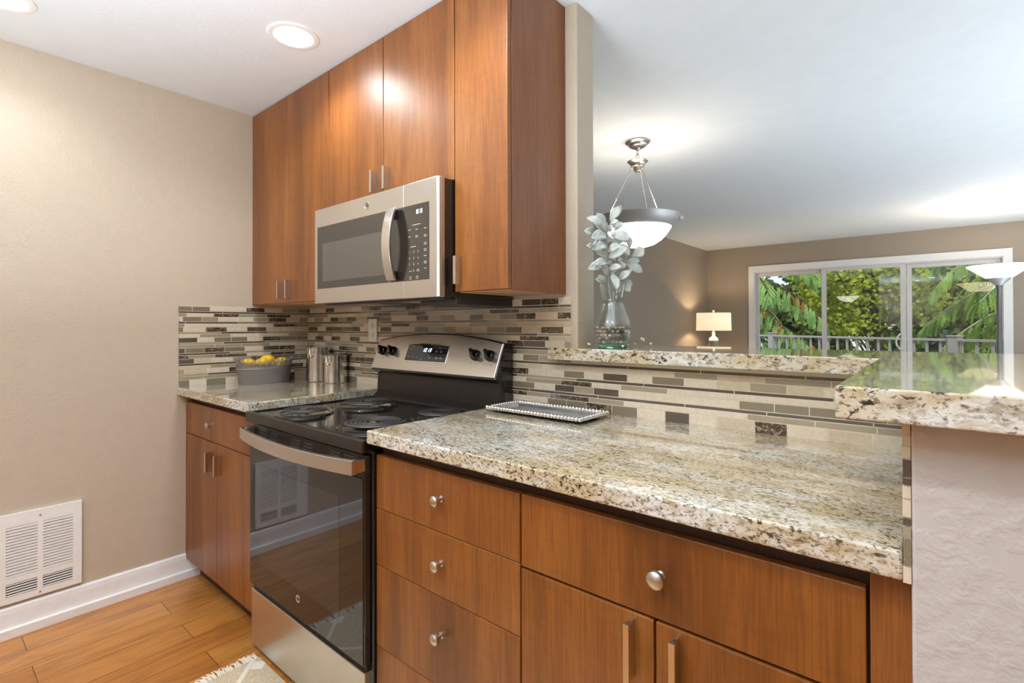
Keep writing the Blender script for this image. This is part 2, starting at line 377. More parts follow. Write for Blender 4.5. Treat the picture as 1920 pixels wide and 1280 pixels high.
def text_mesh(name, s, size, mat, parent, origin, xdir, ydir, extrude=0.0003, shear=0.0, align='CENTER'):
    cu = bpy.data.curves.new(name, 'FONT'); cu.body = s; cu.size = size; cu.extrude = extrude; cu.shear = shear; cu.align_x = align; cu.align_y = 'CENTER'
    t = bpy.data.objects.new(name, cu); COL.objects.link(t)
    me = bpy.data.meshes.new_from_object(t.evaluated_get(bpy.context.evaluated_depsgraph_get()))
    bpy.data.objects.remove(t); me.name = name; me.materials.clear(); me.materials.append(mat)
    x = Vector(xdir).normalized(); y = Vector(ydir).normalized(); z = x.cross(y); L = Vector(origin) - base_loc(parent)
    for v in me.vertices: v.co = L + x * v.co.x + y * v.co.y + z * v.co.z
    o = bpy.data.objects.new(name, me); COL.objects.link(o); o.parent = parent; return o
SEG7 = {'0': 'abcdef', '1': 'bc', '2': 'abged', '3': 'abgcd', '4': 'fgbc', '5': 'afgcd', '6': 'afgedc', '7': 'abc', '8': 'abcdefg', '9': 'abcdfg'}
def digits(mb, s, o, x, y, w, h, th, gap, slant=0.15):
    o = Vector(o); x = Vector(x).normalized(); y = Vector(y).normalized(); n = x.cross(y) * 0.0006
    P = lambda a, b: o + x * (a + slant * b) + y * b
    def q(a0, b0, a1, b1): mb.prism([P(a0, b0), P(a1, b0), P(a1, b1), P(a0, b1)], n)
    k = 0
    for c in s:
        if c == ':':
            q(k, h * .25, k + th, h * .25 + th); q(k, h * .65, k + th, h * .65 + th); k += th + gap; continue
        for g in SEG7[c]:
            if g == 'a': q(k + th * .6, h - th, k + w - th * .6, h)
            if g == 'd': q(k + th * .6, 0, k + w - th * .6, th)
            if g == 'g': q(k + th * .6, h / 2 - th / 2, k + w - th * .6, h / 2 + th / 2)
            if g == 'f': q(k, h / 2 + th * .4, k + th, h - th * .4)
            if g == 'e': q(k, th * .4, k + th, h / 2 - th * .4)
            if g == 'b': q(k + w - th, h / 2 + th * .4, k + w, h - th * .4)
            if g == 'c': q(k + w - th, th * .4, k + w, h / 2 - th * .4)
        k += w + gap
rnd = random.Random(5)

# ------------------------------------------------------------------ room shell
YW = 6.227
struct(box('floor', -0.15, 8.5, -5.5, 0.055, -0.12, 0, M['floor']), 'golden oak laminate plank floor', 'floor')
struct(box('floor_dining', -0.15, 8.5, 0.055, YW + 0.12, -0.12, 0, M['carpet']), 'unseen dining room floor, pale carpet added to bounce light', 'floor')
struct(box('ceiling', -0.15, 8.5, -5.5, YW + 0.12, H, H + 0.14, M['ceiling']), 'white textured ceiling', 'ceiling')
struct(box('wall_left', -0.15, 0, -5.5, 0.0, 0, H, M['wall']), 'beige textured wall beside the cabinets', 'wall')
struct(box('wall_back', -0.15, 1.83, 0, 0.11, 0, H, M['wall'], None, 0.004), 'beige wall behind the stove ending at the opening', 'wall')
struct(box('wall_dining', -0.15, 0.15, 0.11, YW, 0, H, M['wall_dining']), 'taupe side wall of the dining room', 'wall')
mb = MB(); wx0, wx1, wz = 0.80, 3.38, 1.965
mb.box(-0.15, wx0, YW, YW + 0.12, 0, H).box(wx1, 8.5, YW, YW + 0.12, 0, H).box(wx0, wx1, YW, YW + 0.12, wz, H)
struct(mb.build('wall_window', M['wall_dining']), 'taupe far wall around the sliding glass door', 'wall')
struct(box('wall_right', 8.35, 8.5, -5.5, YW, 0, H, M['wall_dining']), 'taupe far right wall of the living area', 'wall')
struct(box('wall_behind', 0.0, 8.35, -3.6, -3.48, 0, H, M['wall']), 'beige wall of the kitchen behind the camera', 'wall')
ZB = 1.128; TB = 0.041
mb = MB().box(1.83, 2.745, 0.0, 0.11, 0, ZB - TB - 0.0008).box(2.7445, 3.06, -0.66, 0.11, 0, ZB - TB - 0.0008)
struct(mb.build('wall_peninsula', M['knockdown'], None, 0.004), 'low beige textured half wall carrying the granite bar', 'wall')

# backsplash mosaic: every tile raised from the grout
def tiles(mb, o, ud, nd, u0, u1, z1, z0, r):
    o = Vector(o); ud = Vector(ud); nd = Vector(nd); zv = Vector((0, 0, 1))
    def slab(a, b, c, d, t, mi):
        q = [o + ud * a + zv * c, o + ud * b + zv * c, o + ud * b + zv * d, o + ud * a + zv * d]
        mb.prism(q, nd * t, mi)
    uf = u1 if callable(u1) else (lambda z: u1)
    if callable(u1):
        slab(u0, u1(z1), 1.0865, z1, 0.0074, 0); slab(u0, u1(z0), z0, 1.0865, 0.0074, 0)
    else: slab(u0, u1 - 0.003, z0, z1, 0.0074, 0)
    z = z1 - 0.002; k = 0; g = 0.0023
    while z > z0 + 0.004:
        kind = k % 3; h = (0.0215, 0.008, 0.0145)[kind]; zz = max(z - h, z0)
        if zz - z0 < 0.013: zz = z0; kind = 0 if kind == 1 else kind
        u = u0 - r.uniform(0, 0.06); last = 0; ue = uf(z)
        while u < ue:
            w = {0: r.uniform(0.07, 0.098), 1: r.uniform(0.19, 0.30), 2: r.uniform(0.10, 0.16)}[kind]
            if kind == 0: mi = r.choices([1, 2, 4, 3, 5, 6], [28, 10, 22, 8, 14, 18])[0]
            elif kind == 1: mi = r.choices([5, 3, 4], [70, 18, 12])[0]
            else: mi = r.choices([1, 2, 3, 6], [32, 12, 40, 16])[0]
            if mi == last and mi in (6, 5) and kind != 1: mi = 1
            last = mi
            a, b = max(u, u0 + 0.001), min(u + w, ue - 0.0005)
            if b - a > 0.006: slab(a, b, zz, z, 0.0080 if mi in (3, 4, 5) else 0.0085, mi)
            u += w + g
        z = zz - g; k += 1
r = random.Random(11)
mb = MB(); tiles(mb, (0, 0, 0), (0, -1, 0), (1, 0, 0), 0.008, 0.652, 1.303, 0.9145, r)
struct(mb.build('backsplash_left', TILE, merge=False), 'mosaic tile backsplash strip on the left wall', 'backsplash')
mb = MB(); tiles(mb, (0, 0, 0), (1, 0, 0), (0, -1, 0), 0.0, lambda z: 2.735 if z <= 1.0866 else 1.808, 1.303, 0.9145, r)
struct(mb.build('backsplash_back', TILE, merge=False), 'mosaic tile backsplash behind stove and under the bar', 'backsplash')
mb = MB(); tiles(mb, (2.7445, 0, 0), (0, -1, 0), (-1, 0, 0), 0.009, 0.66, 1.0865, 0.8775, r)
struct(mb.build('backsplash_right', TILE, merge=False), 'mosaic tile return on the half wall, seen edge on', 'backsplash')
mb = MB()
prof = [(0.0005, 0.115), (0.006, 0.1145), (0.010, 0.108), (0.011, 0.098), (0.012, 0.09), (0.013, 0.036), (0.026, 0.033), (0.026, 0.0), (0.0005, 0.0)]
mb.prism([(x, -0.56, z) for x, z in prof], (0, -2.885, 0))
struct(mb.build('baseboard_left', M['white']), 'white baseboard with stepped profile', 'baseboard')

# ------------------------------------------------------------------ cabinets
def pull(mb, x, y, z0, z1, w=0.011, d=0.026):
    mb.prism([(x - w * .22, y, z0), (x - w * .26, y - d * .6, z0), (x - w / 2, y - d, z0), (x - w / 2, y - d - 0.004, z0), (x + w / 2, y - d - 0.004, z0), (x + w / 2, y - d, z0), (x + w * .26, y - d * .6, z0), (x + w * .22, y, z0)], (0, 0, z1 - z0))
def add_pull(parent, x, y, z0, z1):
    mb = MB(); pull(mb, x, y, z0, z1); return mb.build('handle', M['steel_v'], parent, 0.0006)
def add_knob(parent, x, y, z, r=0.0155):
    mb = MB(); mb.lathe([(0, 0), (0.0085, 0), (0.0085, 0.002), (0.005, 0.004), (0.0048, 0.012), (0.008, 0.015), (r * .9, 0.018), (r, 0.022), (r * .93, 0.027), (r * .6, 0.031), (0, 0.0325)], (x, y, z), '-y', 24)
    return mb.build('knob', M['nickel'], parent)
def front(name, root, x0, x1, z0, z1, yf, g=0.0012, th=0.019):
    return box(name, x0 + g, x1 - g, yf, yf + th, z0 + g, z1 - g, M['wood'], root, 0.0022)
YU = -0.3133; ZU = 1.3155
# upper cabinets
u1 = thing('upper_cabinet', 'tall cherry two-door wall cabinet in the corner left of the microwave', 'cabinet', (0.38, -0.15, ZU))
box('body', 0.001, 0.7635, YU + 0.021, -0.0005, ZU + 0.001, H - 0.001, M['wood_side'], u1)
box('bottom_panel', 0.003, 0.7615, YU + 0.022, -0.003, ZU - 0.001, ZU + 0.001, M['wood_under'], u1)
d = front('door', u1, 0.001, 0.3835, ZU, H - 0.006, YU); add_pull(d, 0.345, YU, 1.337, 1.424)
d = front('door', u1, 0.3835, 0.7625, ZU, H - 0.006, YU); add_pull(d, 0.425, YU, 1.337, 1.424)
u2 = thing('upper_cabinet', 'short cherry two-door wall cabinet directly above the microwave', 'cabinet', (1.157, -0.15, 1.70))
box('body', 0.7645, 1.5495, YU + 0.021, -0.0005, 1.70, H - 0.001, M['wood_side'], u2)
d = front('door', u2, 0.7655, 1.157, 1.69, H - 0.006, YU); add_pull(d, 1.112, YU, 1.718, 1.804)
d = front('door', u2, 1.157, 1.5485, 1.69, H - 0.006, YU); add_pull(d, 1.192, YU, 1.718, 1.804)
u3 = thing('upper_cabinet', 'narrow cherry one-door wall cabinet at the opening, side panel showing', 'cabinet', (1.667, -0.15, ZU))
box('body', 1.5505, 1.7765, YU + 0.021, -0.0005, ZU + 0.001, H - 0.001, M['wood_side'], u3)
box('side_panel', 1.7765, 1.7826, YU + 0.021, -0.0005, ZU - 0.002, H - 0.001, M['wood_side'], u3, 0.001)
box('bottom_panel', 1.553, 1.776, YU + 0.022, -0.009, ZU - 0.001, ZU + 0.001, M['wood_under'], u3)
d = front('door', u3, 1.5505, 1.7826, ZU, H - 0.006, YU); add_pull(d, 1.578, YU, 1.340, 1.432)
# lower cabinets
YL = -0.622; ZC = 0.877
def carcass(root, x0, x1):
    box('body', x0, x1, YL + 0.021, -0.012, 0.095, ZC - 0.001, M['wood_dark'], root)
    box('toe_kick', x0, x1, -0.565, -0.02, 0.0005, 0.095, M['wood_dark'], root)
b1 = thing('base_cabinet', 'cherry base cabinet with one drawer and two doors left of the stove', 'cabinet', (0.39, -0.3, 0))
carcass(b1, 0.0135, 0.783)
d = front('drawer', b1, 0.002, 0.784, 0.6965, 0.846, YL); add_knob(d, 0.345, YL, 0.774, 0.0145)
d = front('door', b1, 0.002, 0.393, 0.093, 0.6955, YL); add_pull(d, 0.335, YL, 0.569, 0.655)
d = front('door', b1, 0.393, 0.784, 0.093, 0.6955, YL); add_pull(d, 0.432, YL, 0.569, 0.655)
b2 = thing('base_cabinet', 'cherry four-drawer base cabinet right of the stove', 'cabinet', (1.81, -0.3, 0))
carcass(b2, 1.556, 2.0775)
for z0, z1, kz in ((0.689, 0.8405, 0.774), (0.529, 0.689, 0.614), (0.302, 0.529, 0.436), (0.095, 0.302, 0.2)):
    d = front('drawer', b2, 1.552, 2.0775, z0, z1, YL, 0.0008); add_knob(d, 1.825, YL, kz, 0.0145)
b3 = thing('base_cabinet', 'cherry base cabinet with wide drawer and two doors beside the half wall', 'cabinet', (2.4, -0.3, 0))
carcass(b3, 2.0785, 2.733)
d = front('drawer', b3, 2.0795, 2.6955, 0.684, 0.8425, YL, 0.0015); add_knob(d, 2.397, YL, 0.765, 0.0165)
d = front('door', b3, 2.0795, 2.3845, 0.095, 0.682, YL, 0.0015); add_pull(d, 2.344, YL, 0.566, 0.671)
d = front('door', b3, 2.3855, 2.6955, 0.095, 0.682, YL, 0.0015); add_pull(d, 2.428, YL, 0.566, 0.671)
box('filler_panel', 2.6985, 2.7435, YL - 0.001, YL + 0.02, 0.0005, ZC - 0.001, M['wood_side'], b3, 0.001)

# ------------------------------------------------------------------ granite
tag(box('countertop', 0.0005, 0.7864, -0.657, -0.0005, ZC, 0.9143, M['granite'], None, 0.004, 3), 'short speckled cream granite countertop left of the stove', 'countertop')
tag(box('countertop', 1.5555, 2.7357, -0.657, -0.0005, ZC, 0.9143, M['granite'], None, 0.004, 3), 'long speckled cream granite countertop right of the stove', 'countertop')
mb = MB(); xl = 2.671
mb.prism([(1.742, -0.058, ZB - TB), (xl, -0.058, ZB - TB), (xl, -0.7177, ZB - TB), (3.25, -0.7177, ZB - TB), (3.25, 0.36, ZB - TB), (1.8305, 0.36, ZB - TB), (1.8305, -0.0095, ZB - TB), (1.742, -0.0095, ZB - TB)], (0, 0, TB))
tag(mb.build('bar_top', M['granite_bar'], None, 0.003, 3), 'raised L-shaped granite bar top on the half wall', 'countertop')

# ------------------------------------------------------------------ stove
st = thing('electric_range', 'black and stainless electric coil stove between the granite counters', 'stove', (1.17, -0.33, 0))
X0, X1 = 0.7895, 1.5485
box('body', X0, X1, -0.63, -0.03, 0.03, 0.85, M['black'], st, 0.003)
for x in (X0 + 0.04, X1 - 0.04):
    for y in (-0.6, -0.08): MB().lathe([(0, 0), (0.016, 0), (0.016, 0.01), (0.01, 0.012), (0.01, 0.032), (0, 0.032)], (x, y, 0.0005), 'z', 16).build('foot', M['black_matte'], st)
# cooktop: pan with raised lip
mb = MB(); mb.box(X0 - 0.001, X1 + 0.001, -0.662, -0.06, 0.850, 0.880)
o = mb.build('cooktop', M['black'], st, 0.006, 3)
mb = MB(); mb.box(X0 - 0.001, X1 + 0.001, -0.667, -0.648, 0.8485, 0.8865)
mb.build('cooktop_trim', M['slate'], st, 0.005, 3)
for xa in (X0 - 0.001, X1 - 0.012): box('cooktop_side_lip', xa, xa + 0.013, -0.65, -0.07, 0.875, 0.8855, M['black'], st, 0.003)
for bx, by, br in ((0.985, -0.537, 0.074), (1.003, -0.278, 0.094), (1.395, -0.518, 0.094), (1.421, -0.27, 0.072)):
    mb = MB(); R = br + 0.022
    mb.lathe([(R + 0.006, 0.8803), (R + 0.005, 0.8835), (R, 0.886), (R - 0.006, 0.8865), (R - 0.010, 0.8845), (R - 0.013, 0.885), (R - 0.017, 0.8835), (R * .55, 0.8815), (0.02, 0.8808), (0.0, 0.8808)], (bx, by, 0), 'z', 48)
    pan = mb.build('drip_pan', M['black'], st)
    mb = MB(); pts = []; turns = 4 if br < 0.08 else 5; r0 = 0.024; n = turns * 40
    for i in range(n + 1):
        a = 2 * PI * i / 40 + 0.9; rr = r0 + (br - r0) * i / n
        pts.append((bx + rr * math.cos(a), by + rr * math.sin(a), 0.8985))
    mb.tube(pts, 0.0062 if br > 0.08 else 0.0055, 8, flat=0.62)
    coil = mb.build('coil_burner', M['coil'], st)
    mb = MB(); mb.lathe([(0, 0.9015), (0.016, 0.9015), (0.0185, 0.9), (0.0185, 0.8935), (0, 0.8935)], (bx, by, 0), 'z', 24)
    for k in range(3):
        a = 2 * PI * k / 3 + 0.4; c_, s_ = math.cos(a), math.sin(a)
        q = lambda t, w, z: (bx + c_ * t - s_ * w, by + s_ * t + c_ * w, z)
        mb.prism([q(0.016, -0.0015, 0.8835), q(br + 0.012, -0.0015, 0.8835), q(br + 0.012, 0.0015, 0.8835), q(0.016, 0.0015, 0.8835)], (0, 0, 0.010))
    mb.build('burner_support', M['chrome'], coil)
# backguard
mb = MB(); mb.prism([(X0, -0.060, 0.878), (X0, -0.115, 0.878), (X0, -0.108, 0.886), (X0, -0.086, 0.905), (X0, -0.082, 0.996), (X0, -0.060, 1.0)], (X1 - X0, 0, 0))
mb.build('backguard_riser', M['slate'], st, 0.004, 3)
def arch(t): return 1.137 + 0.032 * (1 - (2 * t - 1) ** 2)
N = 24
yb = lambda z: -0.118 + (z - 1.014) * 0.40   # sloped face
mb = MB(); vs = []; fs = []
for i in range(N + 1):
    t = i / N; x = X0 + (X1 - X0) * t; zt = arch(t)
    vs += [(x, yb(1.014), 1.014), (x, yb(zt), zt)]
for i in range(N): fs.append((2 * i, 2 * i + 2, 2 * i + 3, 2 * i + 1))
face = [(x, y - 0.0, z) for x, y, z in vs]
back = [(x, y + 0.004, z) for x, y, z in vs]
k = len(face); allv = face + back
ff = fs + [tuple(i + k for i in f[::-1]) for f in fs]
for i in range(N):
    a = 2 * i; ff += [(a, a + k, a + 2 + k, a + 2), (a + 1, a + 3, a + 3 + k, a + 1 + k)]
ff += [(0, 1, 1 + k, k), (2 * N, 2 * N + k, 2 * N + 1 + k, 2 * N + 1)]
mb.add(allv, ff); cp = mb.build('control_panel', M['steel'], st, 0.002)
mb = MB(); 
for i in range(N):
    t0, t1 = i / N, (i + 1) / N; xa = X0 - 0.003 + (X1 - X0 + 0.006) * t0; xb_ = X0 - 0.003 + (X1 - X0 + 0.006) * t1
    za, zb2 = arch(t0) + 0.004, arch(t1) + 0.004
    A = [(xa, yb(1.014) + 0.003, 1.006), (xa, yb(za) + 0.003, za), (xa, -0.014, za - 0.006), (xa, -0.014, 1.0), (xa, -0.09, 0.992)]
    D = [(xb_, yb(1.014) + 0.003, 1.006), (xb_, yb(zb2) + 0.003, zb2), (xb_, -0.014, zb2 - 0.006), (xb_, -0.014, 1.0), (xb_, -0.09, 0.992)]
    fs = [(j, (j + 1) % 5, 5 + (j + 1) % 5, 5 + j) for j in range(5)]
    if i == 0: fs.append((4, 3, 2, 1, 0))
    if i == N - 1: fs.append((5, 6, 7, 8, 9))
    mb.add(A + D, fs)
mb.box(X0, X1, -0.062, -0.014, 0.84, 1.001)
mb.build('backguard_housing', M['black'], st, 0.004)
sy = Vector((0, 0.40, 1)).normalized(); sn = Vector((0, -1, 0.40)).normalized()
def onp(x, z, off=0.0): return Vector((x, yb(z), z)) + sn * off
def panel_quad(mb, x0, x1, z0, z1, off, th, sag=0.0):
    pts = []
    for i in range(9): pts.append(onp(x0 + (x1 - x0) * i / 8, z0, off))
    for i in range(8, -1, -1):
        t = i / 8; pts.append(onp(x0 + (x1 - x0) * t, z1 + sag * (1 - (2 * t - 1) ** 2), off))
    mb.prism(pts, sn * th)
mb = MB(); panel_quad(mb, 1.010, 1.274, 1.052, 1.124, 0.0, 0.0025, 0.006); bz = mb.build('display_bezel', M['chrome'], cp, 0.001)
mb = MB(); panel_quad(mb, 1.015, 1.269, 1.056, 1.120, 0.0022, 0.0015, 0.006); dp = mb.build('display', M['oven_glass'], cp)
mb = MB(); digits(mb, '1013', onp(1.116, 1.094, 0.0042), (1, 0, 0), sy, 0.010, 0.016, 0.0026, 0.0045, 0.25); mb.build('clock_digits', M['led'], dp)
M['print'] = plain('pale_legend_print', lin(190, 186, 180), 0.6, var=0.02)
def marks(name, parent, lst, fn, w, h, mat):
    mb = MB()
    for x, z, s in lst:
        a, b_, c_, d_ = fn(x - w * s / 2, z - h / 2), fn(x + w * s / 2, z - h / 2), fn(x + w * s / 2, z + h / 2), fn(x - w * s / 2, z + h / 2)
        mb.add([a, b_, c_, d_], [(0, 1, 2, 3)])
    return mb.build(name, mat, parent, solid=0.0003)
marks('key_legends', dp, [(1.035, 1.071, 1), (1.062, 1.071, 1.2), (1.092, 1.070, 1), (1.122, 1.070, .3), (1.122, 1.063, 1.6), (1.172, 1.072, .9), (1.172, 1.069, .9), (1.215, 1.073, .9), (1.215, 1.069, .9), (1.240, 1.073, .9), (1.240, 1.069, .9), (1.205, 1.096, 1), (1.205, 1.100, .7), (1.232, 1.096, 1), (1.232, 1.101, .4), (1.22, 1.112, 1), (1.05, 1.114, 1), (1.04, 1.104, .6)], lambda x, z: onp(x, z, 0.0040), 0.012, 0.0016, M['print'])
for kx in (0.843, 0.915, 1.427, 1.503):
    mb = MB(); c = onp(kx, 1.091, 0.0); zf = sn; e1 = Vector((1, 0, 0)); e2 = zf.cross(e1)
    P3 = lambda r, a, h: c + e1 * r * math.cos(a) + e2 * r * math.sin(a) + zf * h
    prof = [(0.0215, 0), (0.0215, 0.006), (0.0195, 0.012), (0.0185, 0.016), (0, 0.016)]; S = 28
    vs = [P3(r_, 2 * PI * k / S, h) for k in range(S) for r_, h in prof]; n = len(prof)
    mb.add(vs, [(k * n + i, ((k + 1) % S) * n + i, ((k + 1) % S) * n + i + 1, k * n + i + 1) for k in range(S) for i in range(n - 1)], 0, True)
    ang = 2.2; ca, sa = math.cos(ang), math.sin(ang)
    q = lambda u_, v_, h: c + e1 * (u_ * ca - v_ * sa) + e2 * (u_ * sa + v_ * ca) + zf * h
    mb.prism([q(-0.022, -0.0075, 0.012), q(0.022, -0.0055, 0.012), q(0.022, 0.0055, 0.012), q(-0.022, 0.0075, 0.012)], zf * 0.019)
    mb.build('control_knob', M['black'], cp, 0.002, 2)
    marks('dial_print', cp, [(kx - 0.016, 1.062, .8), (kx + 0.014, 1.060, .8), (kx, 1.064, .25), (kx, 1.121 if 0.9 < kx < 1.45 else 1.117, .25)], lambda x, z: onp(x, z, 0.0004), 0.008, 0.0022, M['grey_print'])
# oven door
dr = box('oven_door', 0.797, 1.5395, -0.652, -0.632, 0.246, 0.778, M['black'], st, 0.003)
box('door_glass', 0.801, 1.5355, -0.6555, -0.6515, 0.250, 0.774, M['oven_glass'], dr, 0.001)
box('door_window', 0.885, 1.415, -0.6562, -0.6550, 0.345, 0.70, M['oven_window'], dr, 0.0004)
mb = MB(); mb.prism([(0.797, -0.655, 0.778), (0.797, -0.632, 0.778), (0.797, -0.632, 0.838), (0.797, -0.640, 0.838)], (0.7425, 0, 0))
vt = mb.build('door_top_trim', M['slate'], dr, 0.003)
ty = lambda z: -0.655 + (z - 0.778) * 0.25
for gx in (0.865, 0.945, 1.105, 1.185, 1.345, 1.425):
    mb = MB()
    for k in range(4):
        z = 0.792 + k * 0.0095
        mb.prism([(gx, ty(z) - 0.0012, z), (gx + 0.06, ty(z) - 0.0012, z), (gx + 0.06, ty(z + 0.005) - 0.0012, z + 0.005), (gx, ty(z + 0.005) - 0.0012, z + 0.005)], (0, 0.002, 0))
    mb.build('vent_slots', M['slot'], vt)
def bow(t): return -0.694 - 0.040 * (1 - (2 * t - 1) ** 2)
mb = MB(); n = 24; A = []; hx0, hx1 = 0.805, 1.541
for i in range(n + 1):
    t = i / n; x = hx0 + (hx1 - hx0) * t; y = bow(t)
    A += [(x, y, 0.793), (x, y, 0.834), (x, y + 0.014, 0.834), (x, y + 0.014, 0.793)]
fs = [(4 * i + j, 4 * i + (j + 1) % 4, 4 * i + 4 + (j + 1) % 4, 4 * i + 4 + j) for i in range(n) for j in range(4)] + [(3, 2, 1, 0), (4 * n, 4 * n + 1, 4 * n + 2, 4 * n + 3)]
mb.add(A, fs)
hd = mb.build('door_handle', M['steel'], dr, 0.002)
for x in (hx0 + 0.001, hx1 - 0.025): box('handle_bracket', x, x + 0.024, -0.684, -0.648, 0.795, 0.832, M['steel'], hd, 0.003)
def badge(parent, c, r, mat_ring, mat_in):
    mb = MB(); mb.lathe([(0, 0), (r, 0), (r, 0.0008), (r * 0.86, 0.0012), (r * 0.8, 0.0006), (0, 0.0006)], c, '-y', 32)
    o = mb.build('round_badge', mat_ring, parent)
    text_mesh('badge_monogram', 'GE', r * 1.0, mat_in, o, (c[0], c[1] - 0.0012, c[2]), (1, 0, 0), (0, 0, 1), 0.0002, 0.3)
    return o
badge(dr, (1.167, -0.6558, 0.312), 0.0125, M['chrome'], M['grey_print'])
sd = box('storage_drawer', 0.801, 1.5335, -0.650, -0.625, 0.020, 0.226, M['steel'], st, 0.003)
mb = MB(); mb.box(0.801, 1.5335, -0.640, -0.625, 0.226, 0.240); mb.build('gap_shade_strip', M['black_matte'], sd)  # black strip put in as the shade of the gap under the oven door

# ------------------------------------------------------------------ microwave
mw = thing('microwave_oven', 'stainless over-the-range microwave above the stove', 'microwave', (1.16, -0.19, 1.297))
box('body', 0.768, 1.5455, -0.352, -0.0005 - 0.009, 1.2985, 1.6895, M['black'], mw, 0.002)
dk = MB().box(0.768, 1.3655, -0.380, -0.353, 1.2985, 1.6915).build('door', M['steel'], mw, 0.003, 3)
MB().prism([(0.791, -0.3796, 1.359), (1.285, -0.3796, 1.359), (1.285, -0.3796, 1.616), (0.791, -0.3796, 1.616)], (0, -0.0012, 0)).build('door_window', M['mw_glass'], dk, 0.0006)
box('window_screen', 0.834, 1.262, -0.3816, -0.3806, 1.388, 1.545, M['mw_screen'], dk)
mb = MB()
mb.prism([(1.3665, -0.380, 1.2985), (1.5365, -0.380, 1.2985), (1.5445, -0.375, 1.2985), (1.5465, -0.366, 1.2985), (1.5465, -0.353, 1.2985), (1.3665, -0.353, 1.2985)], (0, 0, 0.393), 0, False)
cpm = mb.build('control_panel', M['steel'], mw, 0.002)
kp = box('keypad', 1.290, 1.4985, -0.3818, -0.3796, 1.3585, 1.6145, M['mw_glass'], cpm, 0.004, 3)
mb = MB(); digits(mb, '1013', (1.432, -0.3821, 1.581), (1, 0, 0), (0, 0, 1), 0.0062, 0.0150, 0.0020, 0.0032, 0.05); mb.build('clock_digits', M['led'], kp)
L = [(1.442, 1.542, 2.6, 0)]
ml = [(1.437, 1.546, 3.2)] + [(x, z, 1) for x, z in ((1.400, 1.531), (1.438, 1.5295), (1.482, 1.5285), (1.400, 1.5075), (1.438, 1.508), (1.438, 1.5035), (1.482, 1.506), (1.482, 1.5015), (1.482, 1.480), (1.482, 1.475), (1.482, 1.459), (1.482, 1.454), (1.482, 1.437), (1.482, 1.418), (1.482, 1.413), (1.482, 1.396), (1.445, 1.394), (1.445, 1.389), (1.440, 1.371), (1.440, 1.365), (1.405, 1.39), (1.405, 1.371), (1.405, 1.364))] + [(1.420, 1.4725, 2.2)]
marks('key_legends', kp, ml, lambda x, z: (x, -0.3820, z), 0.013, 0.0020, M['print'])
for i, ch in enumerate('1234567890'):
    col, row = (i % 3, i // 3) if ch != '0' else (1, 3)
    text_mesh('key_number', ch, 0.010, M['print'], kp, (1.400 + col * 0.0225, -0.3819, 1.4545 - row * 0.021), (1, 0, 0), (0, 0, 1), 0.0001)
badge(dk, (1.146, -0.3802, 1.655), 0.0165, M['nickel'], M['grey_print'])
mb = MB(); n = 16; A = []
for i in range(n + 1):
    t = i / n; z = 1.363 + 0.250 * t; y = -0.404 - 0.022 * (1 - (2 * t - 1) ** 2)
    A += [(1.299, y, z), (1.345, y, z), (1.345, y + 0.010, z), (1.299, y + 0.010, z)]
mb.add(A, [(4 * i + j, 4 * i + (j + 1) % 4, 4 * i + 4 + (j + 1) % 4, 4 * i + 4 + j) for i in range(n) for j in range(4)] + [(3, 2, 1, 0), (4 * n, 4 * n + 1, 4 * n + 2, 4 * n + 3)])
mh = mb.build('door_handle', M['steel_v'], dk, 0.002)
for z in (1.366, 1.580): box('handle_bracket', 1.305, 1.337, -0.402, -0.3815, z, z + 0.03, M['black'], mh, 0.003)
mb = MB(); mb.prism([(0.80, -0.345, 1.2983), (1.53, -0.345, 1.2983), (1.53, -0.02, 1.2983), (0.80, -0.02, 1.2983)], (0, 0, -0.006))
un = mb.build('underside_plate', M['black_satin'], mw, 0.002)
for x0 in (0.86, 1.25):
    mb = MB()
    for k in range(9): mb.box(x0, x0 + 0.22, -0.30 + k * 0.018, -0.291 + k * 0.018, 1.2908, 1.2922)
    mb.build('grease_filter', M['nickel'], un)
box('mounting_panel', 1.36, 1.5455, -0.30, -0.0095, 1.277, 1.2984, M['black_satin'], mw, 0.001)

# ------------------------------------------------------------------ outlet, heater, lights
ol = thing('wall_outlet', 'white duplex outlet on the mosaic backsplash beside the stove', 'outlet', (0.65, -0.0125, 1.183))
box('cover_plate', 0.615, 0.686, -0.0145, -0.0086, 1.127, 1.2395, M['plastic_white'], ol, 0.002)
for z in (1.207, 1.160):
    mb = MB(); mb.lathe([(0, 0), (0.0165, 0), (0.0165, 0.0018), (0, 0.0018)], (0.650, -0.0143, z), '-y', 24, sx=0.92)
    rc = mb.build('receptacle', M['plastic_white'], ol)
    mb = MB()
    for dx in (-0.006, 0.006): mb.box(0.650 + dx - 0.0011, 0.650 + dx + 0.0011, -0.01645, -0.0158, z - 0.001, z + 0.008)
    mb.lathe([(0, 0), (0.0026, 0), (0.0026, 0.0007), (0, 0.0007)], (0.650, -0.0158, z - 0.008), '-y', 12)
    mb.build('slots', M['black_matte'], rc)
ht = thing('wall_heater', 'white louvered electric heater grille low on the left wall', 'heater', (0, -1.15, 0.13))
hy0, hy1, hz0, hz1 = -1.3, -1.0085, 0.130, 0.474
mb = MB()
ys = [(-1.2355, -1.1450), (-1.1290, -1.0370)]; zs = [(0.155, 0.205), (0.228, 0.424)]
